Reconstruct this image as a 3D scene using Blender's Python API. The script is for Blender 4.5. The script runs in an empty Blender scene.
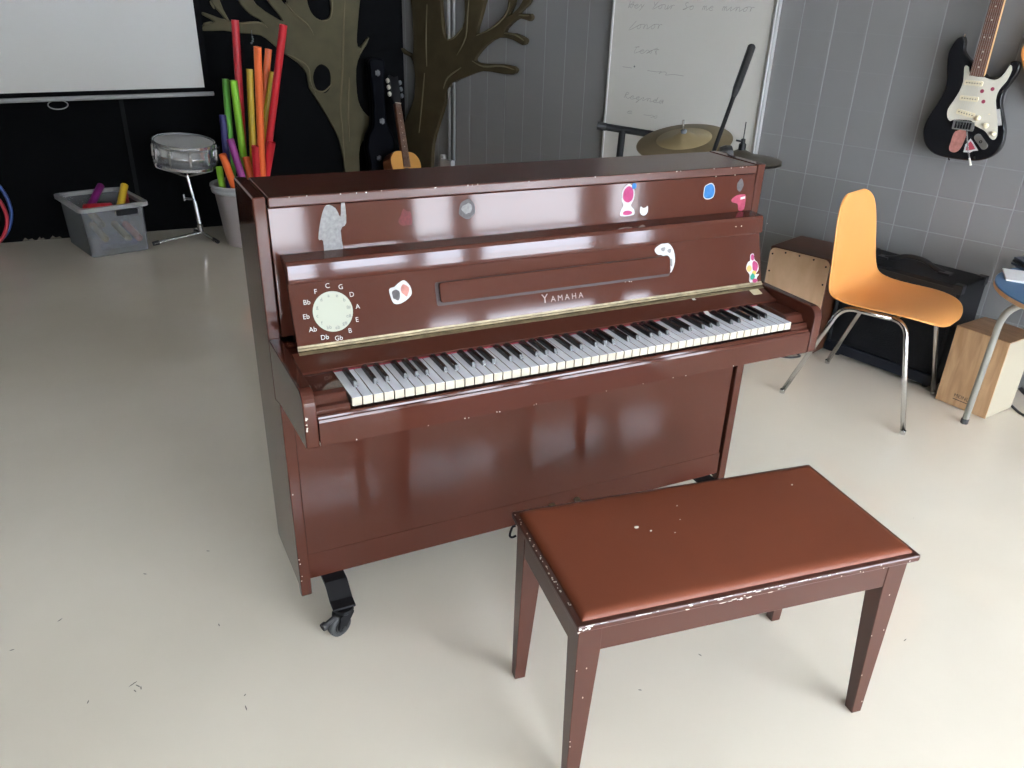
import bpy, bmesh, math, random
from mathutils import Vector, Matrix
random.seed(7)
PI = math.pi
sc = bpy.context.scene
COL = sc.collection
V = Vector

# ------------------------------------------------------------------ camera
CAM = V((-0.2968, -1.8408, 1.5361)); YAW, PITCH, ROLL = 0.4905, -0.4898, 0.0433
FPX, PX, PY = 824.06, 14.77, 42.65
fwd = V((math.sin(YAW)*math.cos(PITCH), math.cos(YAW)*math.cos(PITCH), math.sin(PITCH)))
rt0 = V((math.cos(YAW), -math.sin(YAW), 0)); up0 = rt0.cross(fwd)
RT = rt0*math.cos(ROLL) + up0*math.sin(ROLL)
UP = -rt0*math.sin(ROLL) + up0*math.cos(ROLL)
cam = bpy.data.cameras.new('camera'); co = bpy.data.objects.new('camera', cam); COL.objects.link(co)
m = Matrix((RT, UP, -fwd)).transposed().to_4x4(); m.translation = CAM
co.matrix_world = m
cam.sensor_width = 36; cam.lens = FPX/1024*36
cam.shift_x = -PX/1024; cam.shift_y = PY/1024
cam.clip_start = 0.02
sc.camera = co

def ray(u, v):
    return (RT*((u-512-PX)/FPX) + UP*(-(v-384-PY)/FPX) + fwd).normalized()
def pick(u, v, p, n):
    """the point of the plane (p, n) that the photograph shows at pixel u, v"""
    d = ray(u, v); return CAM + d*((V(p)-CAM).dot(n)/d.dot(n))

# ------------------------------------------------------------------ materials
def nodes(name):
    mt = bpy.data.materials.new(name); mt.use_nodes = True
    nt = mt.node_tree; b = nt.nodes['Principled BSDF']
    return mt, nt, b
def mat(name, col, rough=.5, metal=0, spec=.5, coat=0, coat_rough=.05, alpha=1, var=0, vscale=8, bump=0, bscale=60, rvar=0):
    mt, nt, b = nodes(name)
    b.inputs['Base Color'].default_value = (*col, 1)
    b.inputs['Roughness'].default_value = rough
    b.inputs['Metallic'].default_value = metal
    b.inputs['Specular IOR Level'].default_value = spec
    b.inputs['Coat Weight'].default_value = coat
    b.inputs['Coat Roughness'].default_value = coat_rough
    b.inputs['Alpha'].default_value = alpha
    L = nt.links
    if var or rvar or bump:
        tc = nt.nodes.new('ShaderNodeTexCoord')
    if var or rvar:
        n = nt.nodes.new('ShaderNodeTexNoise'); n.inputs['Scale'].default_value = vscale; n.inputs['Detail'].default_value = 5
        L.new(tc.outputs['Object'], n.inputs['Vector'])
        if var:
            mx = nt.nodes.new('ShaderNodeMix'); mx.data_type = 'RGBA'
            mx.inputs[6].default_value = tuple(max(0, c*(1-var)) for c in col)+(1,)
            mx.inputs[7].default_value = tuple(min(1, c*(1+var)) for c in col)+(1,)
            L.new(n.outputs['Fac'], mx.inputs[0]); L.new(mx.outputs[2], b.inputs['Base Color'])
        if rvar:
            mr = nt.nodes.new('ShaderNodeMapRange'); mr.inputs[1].default_value = .3; mr.inputs[2].default_value = .7
            mr.inputs[3].default_value = max(0, rough-rvar); mr.inputs[4].default_value = rough+rvar
            L.new(n.outputs['Fac'], mr.inputs[0]); L.new(mr.outputs[0], b.inputs['Roughness'])
    if bump:
        n2 = nt.nodes.new('ShaderNodeTexNoise'); n2.inputs['Scale'].default_value = bscale; n2.inputs['Detail'].default_value = 4
        L.new(tc.outputs['Object'], n2.inputs['Vector'])
        bp = nt.nodes.new('ShaderNodeBump'); bp.inputs['Strength'].default_value = bump; bp.inputs['Distance'].default_value = .002
        L.new(n2.outputs['Fac'], bp.inputs['Height']); L.new(bp.outputs[0], b.inputs['Normal'])
    return mt
def wood(name, c1, c2, rough=.45, scale=(1, 1, 14), dist=4):
    mt, nt, b = nodes(name); L = nt.links
    tc = nt.nodes.new('ShaderNodeTexCoord'); mp = nt.nodes.new('ShaderNodeMapping'); mp.inputs['Scale'].default_value = scale
    w = nt.nodes.new('ShaderNodeTexNoise'); w.inputs['Scale'].default_value = dist; w.inputs['Detail'].default_value = 6; w.inputs['Distortion'].default_value = .6
    cr = nt.nodes.new('ShaderNodeValToRGB'); cr.color_ramp.elements[0].position = .35; cr.color_ramp.elements[1].position = .65
    cr.color_ramp.elements[0].color = (*c1, 1); cr.color_ramp.elements[1].color = (*c2, 1)
    L.new(tc.outputs['Object'], mp.inputs[0]); L.new(mp.outputs[0], w.inputs['Vector']); L.new(w.outputs['Fac'], cr.inputs[0])
    L.new(cr.outputs[0], b.inputs['Base Color']); b.inputs['Roughness'].default_value = rough
    return mt

M = {}
BROWN = (.060, .0185, .0118)
M['piano'] = mat('piano_lacquer', BROWN, .065, spec=.30, var=.12, vscale=5, rvar=.02)
M['piano_top'] = mat('piano_lid_lacquer', BROWN, .22, spec=.45, var=.15, vscale=5)
M['piano_in'] = mat('piano_inside', (.03, .012, .008), .6)
M['bench'] = mat('bench_lacquer', BROWN, .28, spec=.5, var=.1, vscale=6)
M['leather'] = mat('bench_leather', (.165, .045, .0215), .45, spec=.25, var=.08, vscale=9, bump=.15, bscale=300)
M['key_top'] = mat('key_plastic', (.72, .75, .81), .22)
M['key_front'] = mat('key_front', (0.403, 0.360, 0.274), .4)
M['key_side'] = mat('shaded_key_wood', (.10, .075, .05), .6)  # wood sides darkened so the gaps between keys read as shade
M['black_key'] = mat('black_key', (.012, .012, .013), .22)
M['felt'] = mat('red_felt', (.30, .03, .05), .9)
M['brass'] = mat('old_brass', (.19, .15, .085), .45, metal=.5, var=.7, vscale=55)
M['cream'] = mat('cream_card', (0.350, 0.355, 0.285), .85, spec=.1)
M['whitep'] = mat('white_print', (0.432, 0.425, 0.403), .8, spec=.15, var=.2, vscale=110)
M['greyp'] = mat('grey_print', (.13, .14, .14), .8, spec=.1)
M['chip'] = mat('bare_chip', (.60, .57, .50), .7)
M['gold'] = mat('logo_metal', (.20, .12, .10), .3, spec=.5)
M['blackm'] = mat('black_metal', (.008, .008, .009), .45, spec=.2, var=.2)
M['blackp'] = mat('black_plastic', (.012, .012, .013), .4)
M['greyrub'] = mat('grey_rubber', (.045, .045, .045), .6)
M['chrome'] = mat('chrome', (.62, .62, .62), .16, metal=1)
M['steel'] = mat('dull_steel', (.45, .45, .43), .3, metal=.9)
M['orange'] = mat('orange_shell', (.66, .285, .078), .42, spec=.45, var=.06, vscale=3)
M['greytube'] = mat('grey_enamel', (.27, .26, .225), .4)
M['blue_top'] = mat('blue_laminate', (.05, .15, .30), .35)
M['oak'] = wood('oak', (.40, .235, .115), (.55, .35, .19), .5, (1.5, 1.5, .25), 22)
M['oak_top'] = wood('oak_top', (.25, .15, .08), (.34, .21, .12), .5, (3, .6, 1), 16)
M['birch'] = wood('birch', (.56, .355, .205), (.66, .44, .27), .45, (1, 1, .4), 12)
M['pale'] = mat('pale_board', (.38, .335, .245), .5)
M['dkwood'] = wood('dark_wood', (.07, .026, .014), (.115, .042, .021), .42, (1, 1, 8), 5)
M['strat'] = mat('black_gloss', (.007, .007, .008), .12, spec=.55)
M['pguard'] = mat('pickguard', (.56, .525, .43), .4)
M['fretwire'] = mat('worn_fret', (.14, .10, .08), .45, metal=.3)
M['drumshell'] = mat('drum_chrome', (.66, .66, .65), .24, metal=.75)
M['latchm'] = mat('dull_latch', (.10, .10, .10), .5, metal=.5)
M['plate'] = mat('pale_brass', (.50, .42, .27), .5, metal=.2)
M['ivory'] = mat('ivory_plastic', (.70, .62, .42), .4)
M['rosewood'] = wood('rosewood', (.10, .04, .025), (.16, .07, .04), .45, (1, 1, 6), 6)
M['maple'] = mat('maple', (.60, .38, .16), .4)
M['pink'] = mat('pink_print', (0.396, 0.173, 0.144), .8, spec=.15, var=.45, vscale=70)
M['rose'] = mat('rose_print', (0.259, 0.043, 0.072), .8, spec=.15, var=.45, vscale=70)
M['magenta'] = mat('magenta_print', (.30, .04, .115), .8, spec=.15, var=.45, vscale=70)
M['crimson'] = mat('crimson_print', (.30, .03, .05), .5)
M['blue'] = mat('blue_print', (0.029, 0.122, 0.288), .8, spec=.15, var=.45, vscale=70)
M['teal'] = mat('teal_print', (0.022, 0.194, 0.130), .8, spec=.15, var=.45, vscale=70)
M['orangep'] = mat('orange_print', (0.722, 0.272, 0.068), .5)
M['yellowp'] = mat('yellow_print', (0.396, 0.302, 0.065), .8, spec=.15, var=.45, vscale=70)
M['ghost'] = mat('worn_print', (0.194, 0.187, 0.180), .7, spec=.2, var=.5, vscale=120)
M['ghost2'] = mat('faded_print', (0.079, 0.072, 0.072), .7, spec=.2, var=.5, vscale=150)
M['redfade'] = mat('red_faded_print', (0.094, 0.018, 0.018), .6, spec=.2, var=.5, vscale=150)
M['frost'] = mat('frosted_plastic', (.33, .34, .35), .3, alpha=.42)
M['frostw'] = mat('white_frosted_plastic', (.33, .29, .275), .4, alpha=.93)
M['frostrim'] = mat('plastic_rim', (.46, .46, .45), .35, alpha=.85)
M['drumhead'] = mat('coated_drumhead', (.50, .50, .49), .7)
M['cymbal'] = mat('old_bronze', (.20, .155, .085), .5, metal=.5, var=.2, vscale=12)
M['cymball'] = mat('lathed_bronze', (.34, .265, .14), .45, metal=.5, var=.15, vscale=12)
M['cymbald'] = mat('dark_bronze', (.14, .12, .09), .42, metal=.75)
M['boardw'] = mat('whiteboard_enamel', (.50, .48, .43), .35, var=.03, vscale=3)
M['alu'] = mat('aluminium', (.62, .62, .60), .35, metal=.7)
M['ink'] = mat('faint_marker', (.27, .255, .23), .6)
M['darkink'] = mat('dark_marker', (.12, .12, .12), .6)
M['screen'] = mat('screen_cloth', (.53, .515, .475), .8)
M['bark'] = mat('painted_bark', (.072, .062, .033), .75, spec=.2, var=.35, vscale=9, bump=.5, bscale=25)
M['barkd'] = mat('painted_bark_brown', (.048, .036, .017), .8, spec=.2, var=.35, vscale=9, bump=.5, bscale=25)
M['barkl'] = mat('painted_bark_light', (.125, .105, .06), .8, spec=.2)
M['pipe'] = mat('white_pipe', (.27, .27, .26), .5)
M['navy'] = mat('case_navy', (.0012, .0016, .0035), .7, spec=.08)
M['gtop'] = mat('spruce_top', (.62, .31, .08), .3)
M['gside'] = mat('mahogany_side', (.12, .045, .02), .35)
M['grille'] = mat('amp_cloth', (.005, .0055, .007), .8, spec=.25, bump=1.0, bscale=220)
M['tolex'] = mat('amp_tolex', (.006, .0065, .008), .6, spec=.3, bump=.5, bscale=400)
M['ampfoot'] = mat('amp_base', (.010, .012, .018), .5, spec=.3)
TUBE = {'red': (.50, .012, .022), 'orange': (.78, .14, .03), 'yellow': (.55, .36, .02), 'green': (.09, .32, .03), 'lime': (.22, .50, .03),
        'blue': (.025, .02, .13), 'purple': (.26, .025, .20)}
for k, c in TUBE.items(): M['t_'+k] = mat('tube_'+k, c, .4)
M['hblue'] = mat('hoop_blue', (.03, .08, .30), .4)
M['hred'] = mat('hoop_red', (.50, .02, .04), .4)
M['paper'] = mat('white_paper', (.75, .76, .78), .6)
M['glass'] = None

# ------------------------------------------------------------------ mesh helpers
def B(): return bmesh.new()
ROOT = {}
def link(name, bm, m, parent=None, smooth=False, bevel=0, seg=2, subsurf=0):
    if parent is not None:
        bm.verts.ensure_lookup_table()
        off = ROOT.get(parent.name, V((0, 0, 0)))
        for v in bm.verts: v.co -= off
    bmesh.ops.recalc_face_normals(bm, faces=bm.faces[:])
    me = bpy.data.meshes.new(name); bm.to_mesh(me); bm.free()
    ms = m if isinstance(m, (list, tuple)) else [m]
    for x in ms: me.materials.append(M[x] if isinstance(x, str) else x)
    o = bpy.data.objects.new(name, me); COL.objects.link(o)
    if smooth:
        for p in me.polygons: p.use_smooth = True
    if bevel:
        md = o.modifiers.new('bevel', 'BEVEL'); md.width = bevel; md.segments = seg; md.limit_method = 'ANGLE'; md.angle_limit = math.radians(40)
    if subsurf:
        md = o.modifiers.new('sub', 'SUBSURF'); md.levels = subsurf; md.render_levels = subsurf
    if parent is not None:
        o.parent = parent; ROOT[o.name] = ROOT.get(parent.name, V((0, 0, 0)))
    return o
def thing(name, label, cat, loc=(0, 0, 0), group=None):
    o = bpy.data.objects.new(name, None); COL.objects.link(o); o.location = loc; o.empty_display_size = .1
    o['label'] = label; o['category'] = cat
    if group: o['group'] = group
    ROOT[o.name] = V(loc); return o
def tag(o, label, cat, group=None):
    o['label'] = label; o['category'] = cat
    if group: o['group'] = group
    return o
def struct(name, bm, m, parent=None, **k):
    o = link(name, bm, m, parent, **k)
    if parent is None: o['kind'] = 'structure'
    return o

class Fr:
    """a frame: origin, two axes, normal"""
    def __init__(s, o, u, v, n=None):
        s.o = V(o); s.u = V(u).normalized(); s.v = V(v).normalized(); s.n = V(n).normalized() if n is not None else s.u.cross(s.v).normalized()
    def p(s, a, b, c=0): return s.o + s.u*a + s.v*b + s.n*c
    def uv(s, P): d = V(P)-s.o; return (d.dot(s.u), d.dot(s.v))
WORLD = Fr((0, 0, 0), (1, 0, 0), (0, 1, 0), (0, 0, 1))
def box(bm, x0, x1, y0, y1, z0, z1, fr=WORLD, mi=0):
    v = [bm.verts.new(fr.p(x, y, z)) for x, y, z in ((x0,y0,z0),(x1,y0,z0),(x1,y1,z0),(x0,y1,z0),(x0,y0,z1),(x1,y0,z1),(x1,y1,z1),(x0,y1,z1))]
    fs = []
    for q in ((3,2,1,0),(4,5,6,7),(0,1,5,4),(1,2,6,5),(2,3,7,6),(3,0,4,7)):
        f = bm.faces.new([v[i] for i in q]); f.material_index = mi; fs.append(f)
    return fs
def taper(bm, a, b, fr=WORLD):
    """a, b: (x0,x1,y0,y1,z) rectangles lofted"""
    r = []
    for x0, x1, y0, y1, z in (a, b):
        r.append([bm.verts.new(fr.p(x, y, z)) for x, y in ((x0,y0),(x1,y0),(x1,y1),(x0,y1))])
    bm.faces.new(r[0][::-1]); bm.faces.new(r[1])
    for i in range(4): bm.faces.new((r[0][i], r[0][(i+1) % 4], r[1][(i+1) % 4], r[1][i]))
def prism(bm, pts, fr, d0, d1, mi=0):
    """2-D outline in (u, v) of fr, extruded along n from d0 to d1"""
    lo = [bm.verts.new(fr.p(a, b, d0)) for a, b in pts]; hi = [bm.verts.new(fr.p(a, b, d1)) for a, b in pts]
    n = len(pts)
    f = bm.faces.new(lo[::-1]); f.material_index = mi
    f = bm.faces.new(hi); f.material_index = mi
    for i in range(n):
        f = bm.faces.new((lo[i], lo[(i+1) % n], hi[(i+1) % n], hi[i])); f.material_index = mi
def ring_prism(bm, outer, inner, fr, d0, d1):
    n = len(outer)
    R = [[bm.verts.new(fr.p(a, b, d)) for a, b in L] for L, d in ((outer, d0), (outer, d1), (inner, d1), (inner, d0))]
    for k in range(4):
        A, C = R[k], R[(k+1) % 4]
        for i in range(n): bm.faces.new((A[i], A[(i+1) % n], C[(i+1) % n], C[i]))
def smoothpts(pts, n=4, closed=True):
    """Catmull-Rom through 2-D or 3-D points"""
    out = []; N = len(pts); P = [V(p) for p in pts]
    rng = range(N) if closed else range(N-1)
    for i in rng:
        if closed: a, b, c, d = P[(i-1) % N], P[i], P[(i+1) % N], P[(i+2) % N]
        else: a, b, c, d = P[max(i-1, 0)], P[i], P[i+1], P[min(i+2, N-1)]
        for k in range(n):
            t = k/n
            out.append(0.5*((2*b)+(c-a)*t+(2*a-5*b+4*c-d)*t*t+(3*b-a-3*c+d)*t**3))
    if not closed: out.append(P[-1])
    return [tuple(p) for p in out]
def tube(bm, path, r, seg=10, closed=False):
    P = [V(p) for p in path]; n = len(P); rs = r if isinstance(r, (list, tuple)) else [r]*n
    rings = []; prev = None
    for i in range(n):
        if closed: d = (P[(i+1) % n]-P[(i-1) % n])
        else: d = (P[min(i+1, n-1)]-P[max(i-1, 0)])
        d.normalize()
        if prev is None:
            a = d.orthogonal().normalized()
        else:
            a = prev - d*prev.dot(d)
            a = a.normalized() if a.length > 1e-6 else d.orthogonal().normalized()
        prev = a; b = d.cross(a)
        rings.append([bm.verts.new(P[i]+(a*math.cos(2*PI*k/seg)+b*math.sin(2*PI*k/seg))*rs[i]) for k in range(seg)])
    for i in range(n if closed else n-1):
        A, C = rings[i], rings[(i+1) % n]
        for k in range(seg): bm.faces.new((A[k], A[(k+1) % seg], C[(k+1) % seg], C[k]))
    if not closed:
        bm.faces.new(rings[0][::-1]); bm.faces.new(rings[-1])
def fillet(path, r, n=5):
    """rounds the corners of a polyline"""
    P = [V(p) for p in path]; out = [P[0]]
    for i in range(1, len(P)-1):
        a, b, c = P[i-1], P[i], P[i+1]
        d1 = (a-b); d2 = (c-b); k = min(r, d1.length*.49, d2.length*.49)
        p0 = b+d1.normalized()*k; p1 = b+d2.normalized()*k
        for j in range(n+1):
            t = j/n; out.append(p0*(1-t)**2 + b*2*t*(1-t) + p1*t*t)
    out.append(P[-1]); return out
def lathe(bm, prof, fr, seg=24, closed_prof=False):
    """profile (r, h) turned about fr.n"""
    rings = []
    for r, h in prof:
        if r < 1e-6: rings.append([bm.verts.new(fr.p(0, 0, h))])
        else: rings.append([bm.verts.new(fr.p(r*math.cos(2*PI*k/seg), r*math.sin(2*PI*k/seg), h)) for k in range(seg)])
    m_ = len(rings)
    for i in range(m_ if closed_prof else m_-1):
        A, C = rings[i], rings[(i+1) % m_]
        for k in range(seg):
            k2 = (k+1) % seg
            if len(A) == 1 and len(C) == 1: continue
            if len(A) == 1: bm.faces.new((A[0], C[k2], C[k]))
            elif len(C) == 1: bm.faces.new((A[k], A[k2], C[0]))
            else: bm.faces.new((A[k], A[k2], C[k2], C[k]))
def rod(bm, a, b, r, r2=None, seg=10): tube(bm, [a, b], [r, r if r2 is None else r2], seg)
def up_fr(p, n=(0, 0, 1)):
    n = V(n).normalized(); u = n.orthogonal().normalized() if abs(n.z) < .999 else V((1, 0, 0))
    return Fr(p, u, n.cross(u), n)
def circ(r, n=28, cx=0, cy=0, ry=None): return [(cx+r*math.cos(2*PI*k/n), cy+(ry or r)*math.sin(2*PI*k/n)) for k in range(n)]
def rrect(x0, x1, y0, y1, r, n=4):
    o = []
    for cx, cy, a in ((x1-r, y1-r, 0), (x0+r, y1-r, 90), (x0+r, y0+r, 180), (x1-r, y0+r, 270)):
        for k in range(n+1):
            t = math.radians(a+90*k/n); o.append((cx+r*math.cos(t), cy+r*math.sin(t)))
    return o
def blob(rx, ry, n=16, j=.15, cx=0, cy=0, seed=1):
    R = random.Random(seed); return smoothpts([(cx+rx*(1+R.uniform(-j, j))*math.cos(2*PI*k/n), cy+ry*(1+R.uniform(-j, j))*math.sin(2*PI*k/n)) for k in range(n)], 2)
_txt = {}
def text_into(bm, s, fr, size, depth=.0006, cx=0, cy=0, rot=0, xs=1):
    """lettering as raised flat shapes centred on (cx, cy) of fr"""
    key = s
    if key not in _txt:
        cu = bpy.data.curves.new('lettering', 'FONT'); cu.body = s; cu.size = 1; cu.extrude = 0; cu.align_x = 'CENTER'; cu.align_y = 'CENTER'; cu.resolution_u = 3
        ob = bpy.data.objects.new('lettering', cu); COL.objects.link(ob)
        dg = bpy.context.evaluated_depsgraph_get(); me = bpy.data.meshes.new_from_object(ob.evaluated_get(dg))
        vs = [tuple(v.co) for v in me.vertices]; fs = [tuple(p.vertices) for p in me.polygons]
        bpy.data.objects.remove(ob); bpy.data.meshes.remove(me); bpy.data.curves.remove(cu)
        _txt[key] = (vs, fs)
    vs, fs = _txt[key]; c, s_ = math.cos(rot), math.sin(rot)
    def w(v, d):
        x, y = v[0]*size*xs, v[1]*size
        return fr.p(cx+c*x-s_*y, cy+s_*x+c*y, d)
    top = [bm.verts.new(w(v, depth)) for v in vs]
    for f in fs:
        try: bm.faces.new([top[i] for i in f])
        except ValueError: pass

# ------------------------------------------------------------------ room
WP = V((2.821, 1.426, 0)); WU = V((.3508, -.9365, 0)).normalized(); WN = V((-.9365, -.3508, 0)).normalized()   # grey wall, normal into the room
YB = 4.15                                        # black wall
corner = WP + WU*((YB-WP.y)/WU.y)
YF = -4.6; cornF = WP + WU*((YF-WP.y)/WU.y); XL = -3.6; HC = 2.95

# floor: beige linoleum, glossy, with a few scuffs
mt, nt, b = nodes('linoleum'); L = nt.links
tc = nt.nodes.new('ShaderNodeTexCoord')
n1 = nt.nodes.new('ShaderNodeTexNoise'); n1.inputs['Scale'].default_value = 1.3; n1.inputs['Detail'].default_value = 6
n2 = nt.nodes.new('ShaderNodeTexNoise'); n2.inputs['Scale'].default_value = 45; n2.inputs['Detail'].default_value = 3
n3 = nt.nodes.new('ShaderNodeTexNoise'); n3.inputs['Scale'].default_value = 11; n3.inputs['Detail'].default_value = 8; n3.inputs['Roughness'].default_value = .7
for n in (n1, n2, n3): L.new(tc.outputs['Object'], n.inputs['Vector'])
r1 = nt.nodes.new('ShaderNodeValToRGB'); r1.color_ramp.elements[0].position = .3; r1.color_ramp.elements[1].position = .7
r1.color_ramp.elements[0].color = (.70, .638, .53, 1); r1.color_ramp.elements[1].color = (.775, .712, .60, 1)
r2 = nt.nodes.new('ShaderNodeValToRGB'); r2.color_ramp.elements[0].position = .70; r2.color_ramp.elements[1].position = .72
r2.color_ramp.elements[0].color = (0, 0, 0, 1); r2.color_ramp.elements[1].color = (.55, .55, .55, 1)
mx = nt.nodes.new('ShaderNodeMix'); mx.data_type = 'RGBA'; mx.inputs[7].default_value = (.25, .22, .18, 1)
L.new(n1.outputs['Fac'], r1.inputs[0]); L.new(n3.outputs['Fac'], r2.inputs[0]); L.new(r2.outputs[0], mx.inputs[0]); L.new(r1.outputs[0], mx.inputs[6])
L.new(mx.outputs[2], b.inputs['Base Color'])
mr = nt.nodes.new('ShaderNodeMapRange'); mr.inputs[3].default_value = .055; mr.inputs[4].default_value = .10
L.new(n1.outputs['Fac'], mr.inputs[0]); L.new(mr.outputs[0], b.inputs['Roughness'])
bp = nt.nodes.new('ShaderNodeBump'); bp.inputs['Strength'].default_value = .04; bp.inputs['Distance'].default_value = .003
L.new(n2.outputs['Fac'], bp.inputs['Height']); L.new(bp.outputs[0], b.inputs['Normal'])
b.inputs['Specular IOR Level'].default_value = .5
M['floor'] = mt
foot = [(XL, YF), (cornF.x, YF), (corner.x, YB), (XL, YB)]
bm = B(); prism(bm, foot, WORLD, -.12, 0); struct('floor', bm, 'floor')
bm = B(); R = random.Random(21)
for (u_, v_, l_) in ((133, 684, .012), (138, 686, .009), (135, 691, .006), (141, 688, .007), (60, 620, .008), (145, 574, .006), (208, 551, .006), (246, 708, .010), (219, 625, .006), (245, 695, .004), (12, 650, .006), (88, 702, .006), (700, 655, .006), (905, 640, .008), (640, 690, .005)):
    p_ = pick(u_, v_, (0, 0, 0), V((0, 0, 1))); t_ = R.uniform(0, PI)
    prism(bm, [(p_.x+l_*a*math.cos(t_)-.0016*b*math.sin(t_), p_.y+l_*a*math.sin(t_)+.0016*b*math.cos(t_)) for a, b in ((-1, 0), (-.3, -1), (.5, -.7), (1, .1), (.3, .9), (-.5, .6))], WORLD, .0001, .0004)
o = link('scuff_marks', bm, mat('scuff', (.16, .14, .12), .7), bpy.data.objects['floor']); o['kind'] = 'stuff'
M['ceil'] = mat('ceiling_paint', (.45, .44, .42), .9)
bm = B(); prism(bm, foot, WORLD, HC, HC+.12); struct('ceiling', bm, 'ceil')

# grey tiled wall: 16 cm tiles, painted over
mt, nt, b = nodes('grey_tiles'); L = nt.links
tc = nt.nodes.new('ShaderNodeTexCoord'); sx = nt.nodes.new('ShaderNodeSeparateXYZ'); L.new(tc.outputs['Object'], sx.inputs[0])
def line(axis, off, w=.012):
    a = nt.nodes.new('ShaderNodeMath'); a.operation = 'ADD'; a.inputs[1].default_value = off; L.new(sx.outputs[axis], a.inputs[0])
    d = nt.nodes.new('ShaderNodeMath'); d.operation = 'DIVIDE'; d.inputs[1].default_value = .16; L.new(a.outputs[0], d.inputs[0])
    f = nt.nodes.new('ShaderNodeMath'); f.operation = 'FRACT'; L.new(d.outputs[0], f.inputs[0])
    s = nt.nodes.new('ShaderNodeMath'); s.operation = 'SUBTRACT'; s.inputs[1].default_value = .5; L.new(f.outputs[0], s.inputs[0])
    ab = nt.nodes.new('ShaderNodeMath'); ab.operation = 'ABSOLUTE'; L.new(s.outputs[0], ab.inputs[0])
    mr = nt.nodes.new('ShaderNodeMapRange'); mr.inputs[1].default_value = .5-w*1.6; mr.inputs[2].default_value = .5-w*.6
    L.new(ab.outputs[0], mr.inputs[0]); return mr.outputs[0]
lx = line(0, 0); lz = line(2, -.93+.16*8)
mxm = nt.nodes.new('ShaderNodeMath'); mxm.operation = 'MAXIMUM'; hz = nt.nodes.new('ShaderNodeMapRange'); hz.inputs[1].default_value = .86; hz.inputs[2].default_value = .98; hz.inputs[3].default_value = .75; hz.inputs[4].default_value = .10; L.new(sx.outputs[2], hz.inputs[0])
hx = nt.nodes.new('ShaderNodeMapRange'); hx.inputs[1].default_value = -1.2; hx.inputs[2].default_value = .1; hx.inputs[3].default_value = .15; hx.inputs[4].default_value = 1; L.new(sx.outputs[0], hx.inputs[0])
h1 = nt.nodes.new('ShaderNodeMath'); h1.operation = 'MULTIPLY'; L.new(hz.outputs[0], h1.inputs[0]); L.new(hx.outputs[0], h1.inputs[1])
h2 = nt.nodes.new('ShaderNodeMath'); h2.operation = 'MULTIPLY'; L.new(lz, h2.inputs[0]); L.new(h1.outputs[0], h2.inputs[1])
L.new(lx, mxm.inputs[0]); L.new(h2.outputs[0], mxm.inputs[1])
nz = nt.nodes.new('ShaderNodeTexNoise'); nz.inputs['Scale'].default_value = 2.2; nz.inputs['Detail'].default_value = 5; L.new(tc.outputs['Object'], nz.inputs['Vector'])
cr = nt.nodes.new('ShaderNodeValToRGB'); cr.color_ramp.elements[0].color = (.154, .151, .146, 1); cr.color_ramp.elements[1].color = (.193, .189, .183, 1); L.new(nz.outputs['Fac'], cr.inputs[0])
mx = nt.nodes.new('ShaderNodeMix'); mx.data_type = 'RGBA'; mx.inputs[7].default_value = (.29, .295, .30, 1)
mm = nt.nodes.new('ShaderNodeMath'); mm.operation = 'MULTIPLY'; mm.inputs[1].default_value = .62; L.new(mxm.outputs[0], mm.inputs[0])
L.new(mm.outputs[0], mx.inputs[0]); L.new(cr.outputs[0], mx.inputs[6]); L.new(mx.outputs[2], b.inputs['Base Color'])
bp = nt.nodes.new('ShaderNodeBump'); bp.invert = True; bp.inputs['Strength'].default_value = .6; bp.inputs['Distance'].default_value = .003
L.new(mxm.outputs[0], bp.inputs['Height']); L.new(bp.outputs[0], b.inputs['Normal']); b.inputs['Roughness'].default_value = .5
M['tiles'] = mt
ang = math.atan2(WU.y, WU.x)
def wall_local(name, bmx, m, origin, rot):
    o = struct(name, bmx, m); o.location = origin; o.rotation_euler = (0, 0, rot); return o
s0 = (corner-WP).dot(WU); s1 = (cornF-WP).dot(WU)
bm = B(); box(bm, s0-.2, s1+.2, 0, .15, 0, HC)
o = wall_local('wall_right', bm, 'tiles', WP, ang)
if (o.matrix_basis @ V((0, 1, 0)) - WP).dot(WN) > 0:
    o.data.transform(Matrix.Scale(-1, 4, (0, 1, 0)))
# black wall: painted boards with a seam
M['blackwall'] = mat('black_paint', (.0016, .0019, .0023), .8, spec=.1, var=.4, vscale=2, bump=.2, bscale=40)
bm = B(); box(bm, XL-.2, corner.x+.1, YB, YB+.15, 0, HC); struct('wall_back', bm, 'blackwall')
bm = B(); q = pick(128, 140, (0, YB, 0), V((0, 1, 0))).x; box(bm, q-.012, q+.012, YB-.007, YB, 0, HC); struct('trim_1', bm, mat('worn_black_paint', (.0055, .006, .0065), .7, spec=.2), bevel=.002)
bm = B()
for (px0, px1) in ((22, 34), (37, 45), (50, 62)):
    xa = pick(px0, 240, (0, YB, 0), V((0, 1, 0))).x; xb = pick(px1, 238, (0, YB, 0), V((0, 1, 0))).x
    prism(bm, [(xa, .002), (xb, .002), (xb-.01, .014), ((xa+xb)/2, .008), (xa+.02, .022)], Fr((0, YB, 0), (1, 0, 0), (0, 0, 1), (0, -1, 0)), 0, .002)
struct('trim_2', bm, mat('bare_plaster', (.17, .145, .11), .9))
M['wallpaint'] = mat('wall_paint', (.70, .69, .66), .85)
M['darkpaint'] = mat('dark_wall_paint', (.06, .06, .062), .8)
bm = B(); box(bm, XL-.15, XL, YF-.15, YB+.15, 0, HC); struct('wall_left', bm, 'darkpaint')

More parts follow.
